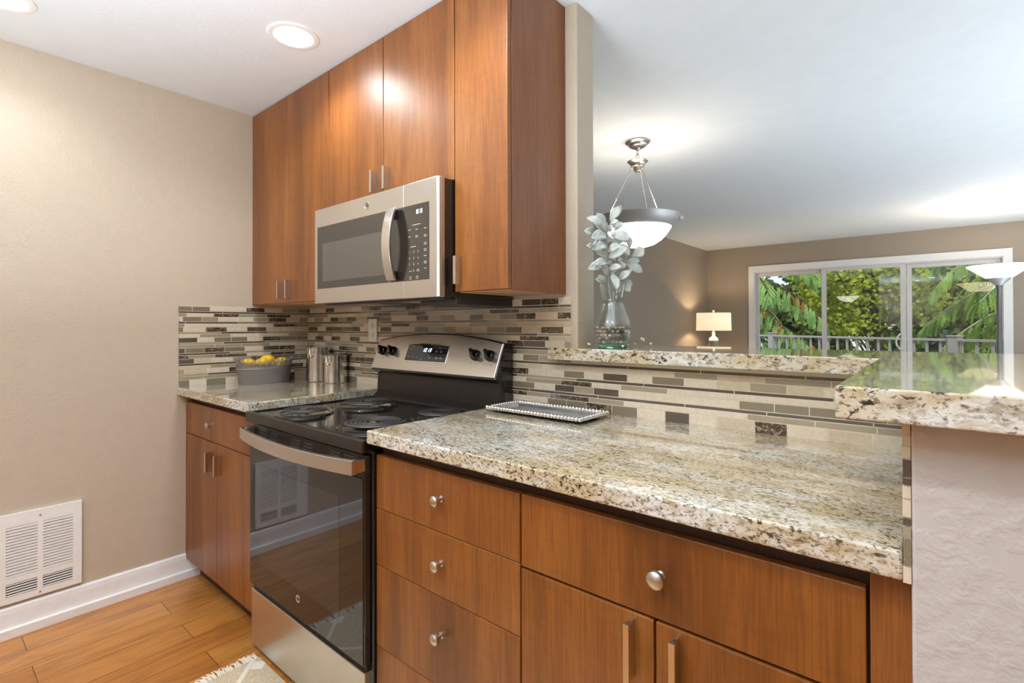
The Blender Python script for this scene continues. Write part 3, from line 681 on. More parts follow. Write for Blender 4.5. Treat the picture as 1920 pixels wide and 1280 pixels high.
# frame as bars around four openings
def fb(a, b, c, d): mb.box(0.0005, 0.014, a, b, c, d)
fb(hy0, hy1, zs[1][1], hz1); fb(hy0, hy1, hz0, zs[0][0]); fb(hy0, ys[0][0], zs[0][0], zs[1][1]); fb(ys[1][1], hy1, zs[0][0], zs[1][1])
fb(ys[0][1], ys[1][0], zs[0][0], zs[1][1])
for a, b in ys: fb(a, b, zs[0][1], zs[1][0])
mb.build('face_plate', M['white_metal'], ht)
for a, b in ys:
    mb = MB(); n = 17
    for k in range(n):
        z = zs[1][0] + (zs[1][1] - zs[1][0]) * (k + 0.5) / n
        mb.prism([(0.0138, a, z - 0.0048), (0.004, a, z + 0.0035), (0.004, a, z + 0.0055), (0.0142, a, z + 0.0020)], (0, b - a, 0))
    mb.build('louvers', M['white_metal'], ht)
    mb = MB(); n = 5
    for k in range(n):
        z = zs[0][0] + (zs[0][1] - zs[0][0]) * (k + 0.5) / n
        mb.prism([(0.013, a, z - 0.0022), (0.005, a, z - 0.0022), (0.005, a, z + 0.0015), (0.013, a, z + 0.0015)], (0, b - a, 0))
    mb.build('louvers', M['white_metal'], ht)
mb = MB(); mb.box(0.0006, 0.002, hy0 + 0.02, hy1 - 0.02, 0.15, 0.43); mb.build('dark_interior', M['black_matte'], ht)
for z in (0.449, 0.143): MB().lathe([(0.0035, 0), (0.0035, 0.0015), (0.0005, 0.002), (0, 0.002)], (0.014, -1.137, z), 'x', 12).build('screw', M['nickel'], ht)
def can(x, y, label):
    t = thing('recessed_light', label, 'ceiling light', (x, y, H), 'recessed ceiling lights')
    mb = MB(); mb.lathe([(0.072, -0.0045), (0.083, -0.006), (0.092, -0.004), (0.094, -0.0002)], (x, y, H), 'z', 40); mb.build('trim_ring', M['white_metal'], t)
    mb = MB(); mb.lathe([(0, -0.003), (0.073, -0.003)], (x, y, H), 'z', 40); mb.build('lens', M['can'], t)
for i, (x, y) in enumerate(CANS):
    can(x, y, ['lit recessed ceiling light in front of the upper cabinets', 'lit recessed ceiling light over the left wall heater', 'lit recessed ceiling light above the end of the wall cabinets', 'lit recessed ceiling light above the middle of the kitchen floor', 'lit recessed ceiling light near the end of the half wall', 'lit recessed ceiling light farthest back from the stove'][i])

# ------------------------------------------------------------------ counter things
bk = thing('tin_basket', 'oval grey tin basket with cut-out lattice rim holding lemons', 'basket', (0.125, -0.303, 0.9145))
bc = (0.125, -0.303); zc = 0.9145
sxb, syb = 0.072, 0.127
def oval(r, a): return (bc[0] + sxb * r * math.cos(a), bc[1] + syb * r * math.sin(a))
mb = MB(); S = 64
def ring(r, z): return [(*oval(r, 2 * PI * k / S), z) for k in range(S)]
rr = [(0.0, 0.0006), (0.96, 0.0006), (0.975, 0.004), (1.05, 0.072), (1.075, 0.076), (1.05, 0.080), (1.065, 0.086)]
vs = []
for r_, z in rr: vs += ring(max(r_, 0.001), zc + z)
mb.add(vs, [(i * S + k, i * S + (k + 1) % S, (i + 1) * S + (k + 1) % S, (i + 1) * S + k) for i in range(len(rr) - 1) for k in range(S)], 0, True)
mb.build('tub', M['basket'], bk, solid=0.0015)
mb = MB(); NC = 30; zl, zh = zc + 0.085, zc + 0.130
def rp(a, z): r_ = 1.065 + 0.06 * (z - zl) / (zh - zl); return Vector((*oval(r_, a), z))
def ribbon(pts, w=0.0016): mb.tube([rp(a, z) for a, z in pts], w, 6)
for k in range(NC):
    a0 = 2 * PI * k / NC; da = 2 * PI / NC; zm = (zl + zh) / 2
    for s in (1.0, 0.62, 0.28):
        ha, hz = da / 2 * s, (zh - zl) / 2 * s
        ribbon([(a0, zm - hz), (a0 + ha, zm), (a0, zm + hz), (a0 - ha, zm), (a0, zm - hz)], 0.0017)
    ribbon([(a0 + da / 2, zl), (a0 + da / 2, zl + (zh - zl) * .25)], 0.0022)
    ribbon([(a0, zl), (a0 + da / 2, zl + 0.004), (a0 + da, zl)], 0.002)
mb.build('lattice_rim', M['basket'], bk)
def lemon(loc, rz, rx, label):
    mb = MB(); rot = Matrix.Rotation(rz, 3, 'Z') @ Matrix.Rotation(rx, 3, 'X')
    prof = [(0, -0.043), (0.005, -0.0415), (0.008, -0.038), (0.017, -0.032), (0.025, -0.02), (0.0285, -0.004), (0.0275, 0.012), (0.022, 0.026), (0.013, 0.034), (0.006, 0.038), (0.004, 0.042), (0, 0.043)]
    m2 = MB().lathe(prof, (0, 0, 0), 'x', 28)
    mb.add([Vector(loc) + rot @ Vector(v) for v in m2.v], m2.f, 0, True)
    return tag(mb.build('lemon', M['lemon']), label, 'lemon', 'lemons in the tin basket')
lemon((0.125, -0.385, zc + 0.098), 1.25, 0, 'yellow lemon at the left end of the grey tin basket')
lemon((0.150, -0.322, zc + 0.101), 1.75, 0, 'yellow lemon in the middle front of the grey tin basket')
lemon((0.095, -0.275, zc + 0.111), 1.4, 0, 'topmost yellow lemon heaped in the grey tin basket')
lemon((0.130, -0.215, zc + 0.098), 0.9, 0, 'yellow lemon at the right end of the grey tin basket')
lemon((0.118, -0.345, zc + 0.052), 1.5, 0, 'yellow lemon deep in the basket, glimpsed through the lattice at left')
lemon((0.120, -0.258, zc + 0.052), 1.6, 0, 'yellow lemon deep in the basket, glimpsed through the lattice at right')
def canister(x, y, r, h, label):
    t = thing('canister', label, 'canister', (x, y, zc))
    mb = MB(); mb.lathe([(0, 0.0005), (r * .97, 0.0005), (r, 0.003), (r, h * .80), (r * .985, h * .805), (r * .985, h * .82), (r, h * .825), (r, h - 0.012), (r + 0.002, h - 0.012), (r + 0.002, h - 0.009), (r * .9, h - 0.009), (0, h - 0.009)], (x, y, zc), 'z', 48); mb.build('body', M['canister'], t)
    mb = MB(); mb.lathe([(r * .88, h - 0.0085), (r + 0.003, h - 0.0085), (r + 0.004, h - 0.004), (r + 0.003, h), (r * .9, h), (r * .86, h - 0.003), (0, h - 0.003)], (x, y, zc), 'z', 48); lid = mb.build('lid', M['clear_lid'], t)
    mb = MB(); a = math.atan2(-1.2, 1.55) - 0.35
    d = Vector((math.cos(a), math.sin(a), 0)); p = Vector((x, y, zc)) + d * (r + 0.003); e = Vector((-d.y, d.x, 0))
    mb.tube([p + e * 0.012 + Vector((0, 0, h - 0.004)), p + e * 0.012 + d * 0.003 + Vector((0, 0, h - 0.04)), p + d * 0.008 + Vector((0, 0, h - 0.052)), p - e * 0.012 + d * 0.003 + Vector((0, 0, h - 0.04)), p - e * 0.012 + Vector((0, 0, h - 0.004))], 0.0018, 8)
    mb.ball(p + d * 0.009 + Vector((0, 0, h - 0.053)), 0.008, 12, 8, 0, (1, 1, 1))
    mb.build('wire_clamp', M['chrome'], t)
canister(0.272, -0.090, 0.060, 0.186, 'taller polished steel canister in the counter corner')
canister(0.407, -0.0735, 0.0615, 0.150, 'shorter polished steel canister in front, nearer the stove')
# beaded tray
tr = thing('beaded_tray', 'rectangular silver serving tray with beaded rim on the right counter', 'tray', (1.79, -0.14, zc))
tx0, tx1, ty0, ty1 = 1.612, 1.978, -0.222, -0.062
mb = MB()
lv = [(0.030, 0.0006), (0.022, 0.003), (0.010, 0.012), (0.0, 0.0145)]
def rect(i, z): return [(tx0 + i, ty0 + i, zc + z), (tx1 - i, ty0 + i, zc + z), (tx1 - i, ty1 - i, zc + z), (tx0 + i, ty1 - i, zc + z)]
vs = []
for i, z in lv: vs += rect(i, z)
mb.add(vs, [(0, 1, 2, 3)] + [(4 * j + k, 4 * j + (k + 1) % 4, 4 * j + 4 + (k + 1) % 4, 4 * j + 4 + k) for j in range(3) for k in range(4)])
mb.build('dish', M['silver'], tr, solid=0.0015)
mb = MB(); br_ = 0.0072
nx, ny = 29, 13
for k in range(nx + 1):
    for y in (ty0, ty1): mb.ball((tx0 + (tx1 - tx0) * k / nx, y, zc + 0.0155), br_, 12, 8)
for k in range(1, ny):
    for x in (tx0, tx1): mb.ball((x, ty0 + (ty1 - ty0) * k / ny, zc + 0.0155), br_, 12, 8)
o = mb.build('beaded_rim', M['chrome'], tr)

# ------------------------------------------------------------------ vase, pebbles, branch
vx, vy = 1.9165, 0.088
def vz(h): return ZB + 0.0004 + h
vs_ = thing('glass_vase', 'clear glass vase with green foot standing on the bar beside the wall end', 'vase', (vx, vy, ZB))
outer = [(0.050, 0.012), (0.059, 0.028), (0.0645, 0.048), (0.0655, 0.062), (0.062, 0.082), (0.053, 0.108), (0.044, 0.130), (0.038, 0.148), (0.036, 0.160), (0.038, 0.172), (0.043, 0.196), (0.0475, 0.218)]
mb = MB(); mb.lathe([(r_, vz(h)) for r_, h in outer], (vx, vy, 0), 'z', 56)
mb.lathe([(r_ - 0.0025, vz(h)) for r_, h in outer], (vx, vy, 0), 'z', 56)
mb.lathe([(0.0450, vz(0.218)), (0.04625, vz(0.2190)), (0.0475, vz(0.218))], (vx, vy, 0), 'z', 56)
mb.build('bowl', M['vase'], vs_, merge=False)
mb = MB(); mb.lathe([(0, vz(0.0)), (0.046, vz(0.0)), (0.0505, vz(0.004)), (0.0502, vz(0.0118)), (0.047, vz(0.0118)), (0.0, vz(0.009))], (vx, vy, 0), 'z', 48); mb.build('foot', M['vase_base'], vs_)
pr = random.Random(3); protos = []
for m in PEB:
    for k in range(2):
        mb = MB(); mb.ball((0, 0, 0), 0.0078, 12, 8, 0, (1.0, 0.78 + 0.1 * k, 0.62 + 0.1 * k))
        o = mb.build('pebble', m, None, origin=(0, 0, 0)); protos.append(o)
used = set(); placed = []
names = ['white', 'tan', 'grey', 'black']
def rad_at(h):
    for (r0_, h0), (r1_, h1) in zip(outer, outer[1:]):
        if h0 <= h <= h1: return r0_ + (r1_ - r0_) * (h - h0) / (h1 - h0)
    return outer[0][0]
cnt = 0
for layer in range(5):
    h = 0.020 + layer * 0.0115; Rm = rad_at(h) - 0.0115
    for ri in range(4):
        rad = Rm - ri * 0.0148
        if rad < 0 or (ri >= 2 and layer < 3) or (layer == 4 and ri == 0): continue
        n = max(1, int(2 * PI * rad / 0.0158))
        for k in range(n):
            a = 2 * PI * (k + 0.5 * (layer % 2)) / n + pr.uniform(-.05, .05)
            ci = pr.choices([0, 1, 2, 3], [38, 30, 17, 15])[0]; pi_ = ci * 2 + pr.randint(0, 1)
            if pi_ not in used: o = protos[pi_]; used.add(pi_)
            else: o = protos[pi_].copy(); COL.objects.link(o)
            s = pr.uniform(0.82, 1.05)
            o.location = (vx + rad * math.cos(a), vy + rad * math.sin(a), vz(h + pr.uniform(-.001, .001)))
            o.rotation_euler = (pr.uniform(-.5, .5), pr.uniform(-.5, .5), pr.uniform(0, 3)); o.scale = (s, s, s)
            tag(o, 'small %s river pebble in the bottom of the glass vase' % names[ci], 'pebble', '%s pebbles in the vase' % names[ci]); cnt += 1
for i, o in enumerate(protos):
    if i not in used: bpy.data.objects.remove(o)
br = thing('sage_branch', 'dusty sage artificial leaf spray standing in the glass vase', 'plant', (vx, vy, vz(0.056)))
SC = 0.000288; base = Vector((vx, vy, 0)); Z0 = vz(0.218) ; lr = random.Random(8)
def S3(x, y, dep=0.0): return base + _R * ((x - 435) * SC) - _F * dep + Vector((0, 0, Z0 - (y - 985) * SC))
mb = MB()
axis_top = S3(375, 240, 0.0)
mb.tube([(vx + 0.004, vy + 0.003, vz(0.058)), (vx - 0.002, vy, vz(0.14)), S3(385, 960), S3(365, 700), S3(368, 420), axis_top], [0.0034, 0.0034, 0.003, 0.003, 0.0026, 0.0018], 10)
mb.tube([(vx + 0.010, vy - 0.004, vz(0.058)), (vx + 0.004, vy, vz(0.15)), S3(440, 960, -0.012), S3(520, 800, -0.012), S3(600, 690, -0.01), S3(650, 560, -0.005)], [0.0034, 0.0034, 0.003, 0.0026, 0.002, 0.0015], 10)
mb.build('stem', M['stem'], br)
def leaf(mb, b, t, w, droop=0.12, n=8, twist=0.0):
    b = Vector(b); t = Vector(t); d = t - b; L = d.length; d.normalize()
    view = (-_F + Vector((0, 0, 0.2)) + Vector((lr.uniform(-.4, .4), lr.uniform(-.4, .4), lr.uniform(-.1, .2)))).normalized()
    nrm = (view - d * view.dot(d)).normalized(); sd = d.cross(nrm).normalized()
    rows = []
    for i in range(n + 1):
        s = i / n; wd = w * 0.5 * (math.sin(PI * min(1, s ** 1.25)) ** 0.7 if 0 < s < 1 else 0.03)
        c = b + d * L * s + nrm * (math.sin(PI * s) * droop * L) 
        rows.append([c + sd * wd * e + nrm * (abs(e) * wd * 0.28) for e in (-1, -0.5, 0, 0.5, 1)])
    vs = [p for r_ in rows for p in r_]
    mb.add(vs, [(i * 5 + k, i * 5 + k + 1, (i + 1) * 5 + k + 1, (i + 1) * 5 + k) for i in range(n) for k in range(4)], 0, True)
LV = [(405, 225, 520, 55, 95, .0), (375, 250, 110, 200, 78, .02), (345, 240, 215, 175, 60, .04), (350, 370, 195, 270, 95, .03), (355, 388, 155, 455, 118, .05), (215, 372, 80, 360, 74, .03), (330, 480, 155, 600, 118, .06), (200, 570, 95, 545, 66, .05), (360, 690, 195, 605, 95, .04), (365, 738, 105, 825, 100, .06), (365, 745, 245, 722, 58, .06), (260, 765, 175, 840, 62, .07), (372, 890, 262, 780, 98, .05), (350, 965, 208, 930, 66, .03), (400, 262, 488, 240, 52, .03), (470, 315, 560, 240, 74, .0), (400, 375, 620, 470, 110, .04), (430, 500, 555, 425, 90, .02), (480, 515, 620, 650, 95, .03), (368, 600, 495, 540, 78, .06), (370, 680, 565, 575, 98, .07), (645, 555, 640, 395, 66, -.02), (660, 640, 825, 560, 108, -.01), (600, 735, 795, 838, 90, .0), (600, 705, 780, 690, 70, -.02), (380, 800, 510, 790, 66, .05), (490, 792, 580, 755, 60, .03), (412, 845, 425, 1065, 92, .08), (488, 935, 615, 845, 78, .05), (470, 955, 500, 1092, 76, .03), (545, 945, 632, 1075, 84, .02), (380, 340, 330, 300, 60, .0), (380, 480, 420, 400, 80, -.02), (360, 560, 290, 480, 70, -.02), (470, 700, 430, 640, 70, -.02), (520, 700, 560, 640, 66, -.03), (450, 860, 480, 760, 70, -.01), (380, 320, 430, 290, 50, .02)]
for x0, y0, x1, y1, w, dep in list(LV):
    if lr.random() < 0.75:
        jx, jy = lr.uniform(-45, 45), lr.uniform(-50, 50)
        LV.append((x0 + jx * .3, y0 + jy * .5 + 25, x1 + jx if x1 > 200 else x1 + 50, min(y1 + jy, 1000), w * lr.uniform(.6, .9), dep - 0.02 if x1 > 250 else dep + 0.02))
mb = MB()
for x0, y0, x1, y1, w, dep in LV: leaf(mb, S3(x0, y0, dep * 0.25), S3(x1, y1, dep), w * SC * 1.2, lr.uniform(0.02, 0.16))
mb.build('leaves', M['sage'], br, merge=False, solid=0.0008)
mb = MB()
for q in ((440, 400, .02), (425, 395, .03), (450, 415, .02), (300, 560, .0), (325, 545, .01), (520, 690, .0), (545, 720, .0)): mb.ball(S3(*q), 0.0045, 10, 6)
mb.build('buds', M['bud'], br)
gl = thing('dried_flower_garland', 'thin wire garland with cream buds lying on the bar behind the vase', 'garland', (1.93, 0.16, ZB))
gp = [(1.848, 0.05, ZB + 0.004), (1.85, 0.10, ZB + 0.02), (1.86, 0.155, ZB + 0.006), (1.89, 0.175, ZB + 0.004), (1.925, 0.185, ZB + 0.004), (1.945, 0.195, ZB + 0.008), (1.974, 0.20, ZB + 0.024)]
mb = MB(); mb.tube(gp, 0.0011, 6); mb.tube([gp[4], (1.96, 0.21, ZB + 0.003), (2.004, 0.20, ZB + 0.010)], 0.0011, 6); mb.build('wire', M['wire'], gl)
mb = MB()
for p in gp[1:] + [(1.848, 0.045, ZB + 0.010), (2.004, 0.20, ZB + 0.010), (1.978, 0.198, ZB + 0.021), (1.969, 0.203, ZB + 0.026), (1.985, 0.03, ZB + 0.006)]:
    for k in range(3): mb.ball((p[0] + lr.uniform(-.004, .004), p[1] + lr.uniform(-.004, .004), p[2] + lr.uniform(0, .004)), 0.0034, 8, 6)
mb.build('buds', M['bud'], gl)

# ------------------------------------------------------------------ rug
rg = thing('area_rug', 'beige woven rug with white zigzag pattern and fringe in front of the stove', 'rug', (1.5, -1.0, 0))
RX0, RX1, RY0, RY1 = 0.884, 2.35, -1.27, -0.657
box('rug_field', RX0, RX1, RY0, RY1, 0.0005, 0.007, M['rug'], rg, 0.002)
fr = random.Random(2)
for side, xx in ((-1, RX0), (1, RX1)):
    mb = MB(); y = RY0 + 0.01
    while y < RY1 - 0.005:
        L_ = fr.uniform(0.026, 0.046); a = fr.uniform(-.5, .5)
        for q in (-.003, .003):
            mb.tube([(xx, y + q, 0.004), (xx + side * L_ * .5, y + q + a * L_ * .3, 0.007), (xx + side * L_, y + q * 3 + a * L_ * .6, 0.003)], [0.0028, 0.0032, 0.0022], 6)
        y += 0.0135
    mb.build('fringe', M['fringe'], rg)

# ------------------------------------------------------------------ dining room lamps
PX, PY = 1.392, 1.366
pd = thing('pendant_lamp', 'brushed nickel pendant lamp with glowing bowl hanging in the dining room', 'pendant lamp', (PX, PY, H))
mb = MB(); mb.lathe([(0.075, -0.0005), (0.074, -0.006), (0.066, -0.014), (0.056, -0.018), (0.050, -0.030), (0.036, -0.038), (0.018, -0.042), (0.010, -0.052), (0, -0.052)], (PX, PY, H), 'z', 40); mb.build('canopy', M['nickel'], pd)
mb = MB()
for k, (z0, z1) in enumerate(((2.276, 2.240), (2.246, 2.212))):
    c = Vector((PX, PY, (z0 + z1) / 2)); pts = []
    for i in range(17):
        a = 2 * PI * i / 16; u_ = math.cos(a) * 0.009; w_ = math.sin(a) * (z0 - z1) / 2
        pts.append(c + (Vector((u_, 0, w_)) if k else Vector((0, u_, w_))))
    mb.tube(pts, 0.0022, 6)
mb.build('chain', M['nickel'], pd)
mb = MB(); mb.lathe([(0, 2.222), (0.012, 2.220), (0.03, 2.212), (0.061, 2.204), (0.062, 2.199), (0.05, 2.190), (0.042, 2.178), (0.040, 2.170), (0.026, 2.166), (0.024, 2.148), (0.018, 2.138), (0, 2.138)], (PX, PY, 0), 'z', 40); hub = mb.build('hub', M['nickel'], pd)
side_dir = Vector((_R.x, _R.y, 0)).normalized(); fw = Vector((_F.x, _F.y, 0)).normalized()
for ang in (30, 150, 270):
    a = math.radians(ang); d = side_dir * math.cos(a) + fw * math.sin(a); P0 = Vector((PX, PY, 0))
    mb = MB(); s0 = P0 + d * 0.036 + Vector((0, 0, 2.168)); s1 = P0 + d * 0.205 + Vector((0, 0, 1.862))
    mb.tube([s0, s0.lerp(s1, .12)], 0.0022, 6); mb.tube([s0.lerp(s1, .1), s0.lerp(s1, .6)], 0.0028, 8); mb.tube([s0.lerp(s1, .58), s1], 0.004, 8)
    mb.ball(s0.lerp(s1, .59), 0.008, 10, 8); mb.ball(s0, 0.007, 10, 8); mb.ball(s1, 0.009, 10, 8)
    mb.build('suspension_rod', M['nickel'], pd)
mb = MB(); mb.lathe([(0.246, 1.862), (0.247, 1.858), (0.236, 1.835), (0.214, 1.806), (0.196, 1.794), (0.192, 1.798), (0.210, 1.812), (0.232, 1.838), (0.242, 1.860)], (PX, PY, 0), 'z', 64, close=True)
rim = mb.build('rim_band', M['lamp_metal'], pd)
for ang in (0, 120, 240):
    mb = MB(); a = math.radians(ang - 18); d = side_dir * math.cos(a) + fw * math.sin(a)
    mb.ball(Vector((PX, PY, 1.842)) + d * 0.246, 0.012, 12, 8); mb.ball(Vector((PX, PY, 1.842)) + d * 0.259, 0.007, 10, 8)
    mb.build('finial', M['chrome'], rim)
mb = MB(); mb.lathe([(0.196, 1.801), (0.19, 1.785), (0.17, 1.755), (0.14, 1.722), (0.10, 1.696), (0.05, 1.681), (0, 1.677)], (PX, PY, 0), 'z', 64); mb.build('glass_bowl', M['alabaster'], pd, solid=0.003)
add_light('pendant_bulb', 'POINT', (PX, PY, 1.835), 2.0, WARM, shadow_soft_size=0.05)

TX, TY = 0.485, 5.5
tb = thing('side_table', 'small dark wooden side table under the corner table lamp', 'table', (TX, TY, 0))
box('tabletop', TX - 0.25, TX + 0.25, TY - 0.25, TY + 0.25, 0.585, 0.615, M['wood_dark'], tb, 0.004)
for sx_ in (-1, 1):
    for sy_ in (-1, 1): box('leg', TX + sx_ * 0.22 - 0.02, TX + sx_ * 0.22 + 0.02, TY + sy_ * 0.22 - 0.02, TY + sy_ * 0.22 + 0.02, 0.0005, 0.585, M['wood_dark'], tb)
tl = thing('table_lamp', 'glass table lamp with cream drum shade in the dining room corner', 'lamp', (TX, TY, 0.6155))
mb = MB(); mb.lathe([(0, 0.6158), (0.085, 0.6158), (0.09, 0.63), (0.125, 0.70), (0.125, 0.78), (0.09, 0.88), (0.055, 0.96), (0.05, 0.99), (0, 0.99)], (TX, TY, 0), 'z', 40); mb.build('base', M['lamp_glass'], tl)
mb = MB(); mb.lathe([(0, 0.985), (0.058, 0.985), (0.062, 1.0), (0.05, 1.03), (0.022, 1.05), (0.020, 1.10), (0.008, 1.11), (0.008, 1.385), (0.014, 1.39), (0.014, 1.40), (0, 1.405)], (TX, TY, 0), 'z', 32); mb.build('neck', M['white_metal'], tl)
mb = MB(); mb.lathe([(0.222, 1.128), (0.216, 1.366)], (TX, TY, 0), 'z', 64); sh = mb.build('lamp_shade', M['shade_cloth'], tl, solid=0.003)
mb = MB()
for k in range(3):
    a = 2 * PI * k / 3; mb.tube([(TX, TY, 1.36), (TX + 0.216 * math.cos(a), TY + 0.216 * math.sin(a), 1.36)], 0.0025, 6)
mb.build('shade_frame', M['nickel'], sh)
add_light('table_lamp_bulb', 'POINT', (TX, TY, 1.24), 15, (1, 0.80, 0.56), shadow_soft_size=0.04)

FX, FY = 3.235, 5.0
fl = thing('floor_lamp', 'tall torchiere floor lamp with white bowl beside the sliding door', 'lamp', (FX, FY, 0))
mb = MB(); mb.lathe([(0, 0.0005), (0.15, 0.0005), (0.15, 0.012), (0.13, 0.02), (0.04, 0.028), (0.022, 0.05), (0, 0.05)], (FX, FY, 0), 'z', 40); mb.build('base', M['nickel'], fl)
mb = MB(); mb.lathe([(0, 0.04), (0.024, 0.04), (0.024, 1.05), (0.020, 1.06), (0.018, 1.54), (0.024, 1.55), (0.024, 1.565), (0, 1.565)], (FX, FY, 0), 'z', 24); mb.build('pole', M['pole_metal'], fl)
mb = MB(); mb.lathe([(0, 1.56), (0.02, 1.56), (0.035, 1.575), (0.088, 1.632), (0.08, 1.634), (0, 1.60)], (FX, FY, 0), 'z', 40); mb.build('cup', M['lamp_metal'], fl)
mb = MB(); mb.lathe([(0.072, 1.628), (0.09, 1.634), (0.15, 1.682), (0.205, 1.727), (0.222, 1.741), (0.226, 1.748)], (FX, FY, 0), 'z', 56); mb.build('glass_bowl', M['torch_glass'], fl, solid=0.004)
add_light('floor_lamp_bulb', 'POINT', (FX, FY, 1.70), 22, WARM, shadow_soft_size=0.05)

# ------------------------------------------------------------------ sliding glass door
sl = thing('window_1', 'white vinyl three-panel sliding glass door to the deck', 'sliding door', (2.09, YW, 0)); sl['kind'] = 'structure'
mb = MB()
fx0, fx1, fzt = 0.744, 3.432, 2.035
mb.box(fx0, fx0 + 0.075, YW - 0.022, YW + 0.0, 0, fzt).box(fx1 - 0.075, fx1, YW - 0.022, YW, 0, fzt).box(fx0 + 0.075, fx1 - 0.075, YW - 0.022, YW, fzt - 0.085, fzt)
mb.build('casing', M['white'], sl, 0.003)
mb = MB()
mb.box(wx0, wx0 + 0.03, YW, YW + 0.11, 0, wz).box(wx1 - 0.03, wx1, YW, YW + 0.11, 0, wz).box(wx0 + 0.03, wx1 - 0.03, YW, YW + 0.11, wz - 0.03, wz).box(wx0 + 0.03, wx1 - 0.03, YW, YW + 0.11, 0.001, 0.04)
mb.build('window_frame', M['vinyl'], sl)
def sash(x0, x1, y, gx0, gx1, gz1, hnd=False):
    mb = MB(); gz0 = 0.14
    mb.box(x0, gx0, y, y + 0.035, 0.04, wz - 0.03).box(gx1, x1, y, y + 0.035, 0.04, wz - 0.03).box(gx0, gx1, y, y + 0.035, gz1, wz - 0.03).box(gx0, gx1, y, y + 0.035, 0.04, gz0)
    s = mb.build('sash', M['vinyl'], sl, 0.003)
    MB().box(gx0 - 0.005, gx1 + 0.005, y + 0.015, y + 0.019, gz0 - 0.005, gz1 + 0.005).build('pane', M['pane'], s)
    return s
sash(0.832, 1.668, YW + 0.065, 0.862, 1.640, 1.885)
s2 = sash(1.636, 2.516, YW + 0.012, 1.690, 2.462, 1.905)
sash(2.52, 3.345, YW + 0.055, 2.568, 3.325, 1.885)
mb = MB(); mb.tube([(2.485, YW + 0.012, 1.09), (2.455, YW - 0.02, 1.085), (2.425, YW - 0.035, 1.04), (2.418, YW - 0.036, 0.995), (2.425, YW - 0.035, 0.95), (2.455, YW - 0.02, 0.905), (2.485, YW + 0.012, 0.90)], 0.011, 10)
mb.box(2.468, 2.503, YW + 0.004, YW + 0.013, 0.885, 1.105); mb.build('handle', M['vinyl'], s2)

# ------------------------------------------------------------------ deck
DP0 = Vector((-1.6, 10.83, 0)); DP1 = Vector((6.2, 5.74, 0)); dd = (Vector((3.4, 7.57, 0)) - Vector((-0.041, 9.813, 0))).normalized()
A0 = Vector((-0.041, 9.813, 0)); ZD = -0.08
mb = MB(); mb.prism([(-2.5, YW + 0.125, ZD - 0.1), (4.9, YW + 0.125, ZD - 0.1), (*(A0 + dd * 6.0)[:2], ZD - 0.1), (*(A0 - dd * 3.0)[:2], ZD - 0.1)], (0, 0, 0.1))
struct(mb.build('deck_floor', M['deck']), 'grey deck floor outside the sliding door', 'deck')
pn = Vector((-dd.y, dd.x, 0)); 
if pn.y > 0: pn = -pn
rl = thing('deck_railing', 'white deck railing with balusters beyond the sliding glass door', 'railing', tuple(A0 + dd * 2 + Vector((0, 0, ZD))))
def bar(mb, p, q, w, z0, z1):
    p = Vector(p); q = Vector(q); e = (q - p).normalized(); n = Vector((-e.y, e.x, 0)) * w / 2
    mb.prism([(*(p + n)[:2], z0), (*(q + n)[:2], z0), (*(q - n)[:2], z0), (*(p - n)[:2], z0)], (0, 0, z1 - z0))
mb = MB(); bar(mb, A0 - dd * 2.5, A0 + dd * 5.0, 0.075, 0.965, 1.0); mb.build('top_rail', M['rail'], rl, 0.004)
mb = MB(); bar(mb, A0 - dd * 2.5, A0 + dd * 5.0, 0.05, 0.02, 0.06); mb.build('bottom_rail', M['rail'], rl)
pos = [0.40, 3.62]
for t in (-2.4, 0.40, 3.62, 4.95):
    c = A0 + dd * t; w = 0.115
    mb = MB(); bar(mb, c - dd * w / 2, c + dd * w / 2, w, ZD + 0.0005, 1.03); bar(mb, c - dd * (w / 2 + 0.012), c + dd * (w / 2 + 0.012), w + 0.024, 1.03, 1.05); mb.build('post', M['rail'], rl, 0.004)
k = 0
for a, b_ in ((-2.4, 0.24), (0.40, 3.62), (3.35, 4.95)):
    n = round((b_ - a) / 0.175)
    for i in range(1, n):
        c = A0 + dd * (a + (b_ - a) * i / n); mb = MB(); bar(mb, c - dd * 0.014, c + dd * 0.014, 0.028, 0.06, 0.965); mb.build('baluster', M['rail'], rl)

# ------------------------------------------------------------------ trees beyond the deck
GZ = -3.0
struct(box('ground', -30, 40, YW + 0.13, 45, GZ - 0.2, GZ, M['ground']), 'forest ground below the deck', 'ground')
def quad_leaf(mb, p, d, up, L_, w, mi=0):
    sdv = d.cross(up)
    if sdv.length < 1e-4: sdv = Vector((1, 0, 0))
    sdv.normalize()
    mb.add([p, p + d * L_ * .45 + sdv * w, p + d * L_, p + d * L_ * .45 - sdv * w], [(0, 1, 2, 3)], mi)
def frond(mb, r_, p0, d0, length, w, droop, n=16, ll=0.09, mi=0):
    """drooping feather-like spray along a curve"""
    p = Vector(p0); d = Vector(d0).normalized(); step = length / n
    for i in range(n):
        d = (d + Vector((0, 0, -droop / n))).normalized(); q = p + d * step
        s = i / n; sd_ = d.cross(Vector((0, 0, 1)))
        sd_ = sd_.normalized() if sd_.length > 1e-3 else Vector((1, 0, 0))
        wl = ll * (0.45 + 1.0 * math.sin(PI * (0.15 + 0.8 * (1 - s))))
        for sg in (-1, 1):
            for kk in range(2):
                dl = (d * 0.75 + sd_ * sg * r_.uniform(.5, 1.0) + Vector((r_.uniform(-.15, .15), r_.uniform(-.15, .15), r_.uniform(-.5, 0)))).normalized()
                quad_leaf(mb, p + d * step * kk * .5, dl, Vector((r_.uniform(-.3, .3), -0.7, 0.7)), wl * r_.uniform(.8, 1.2), wl * w, mi)
        p = q
    return p
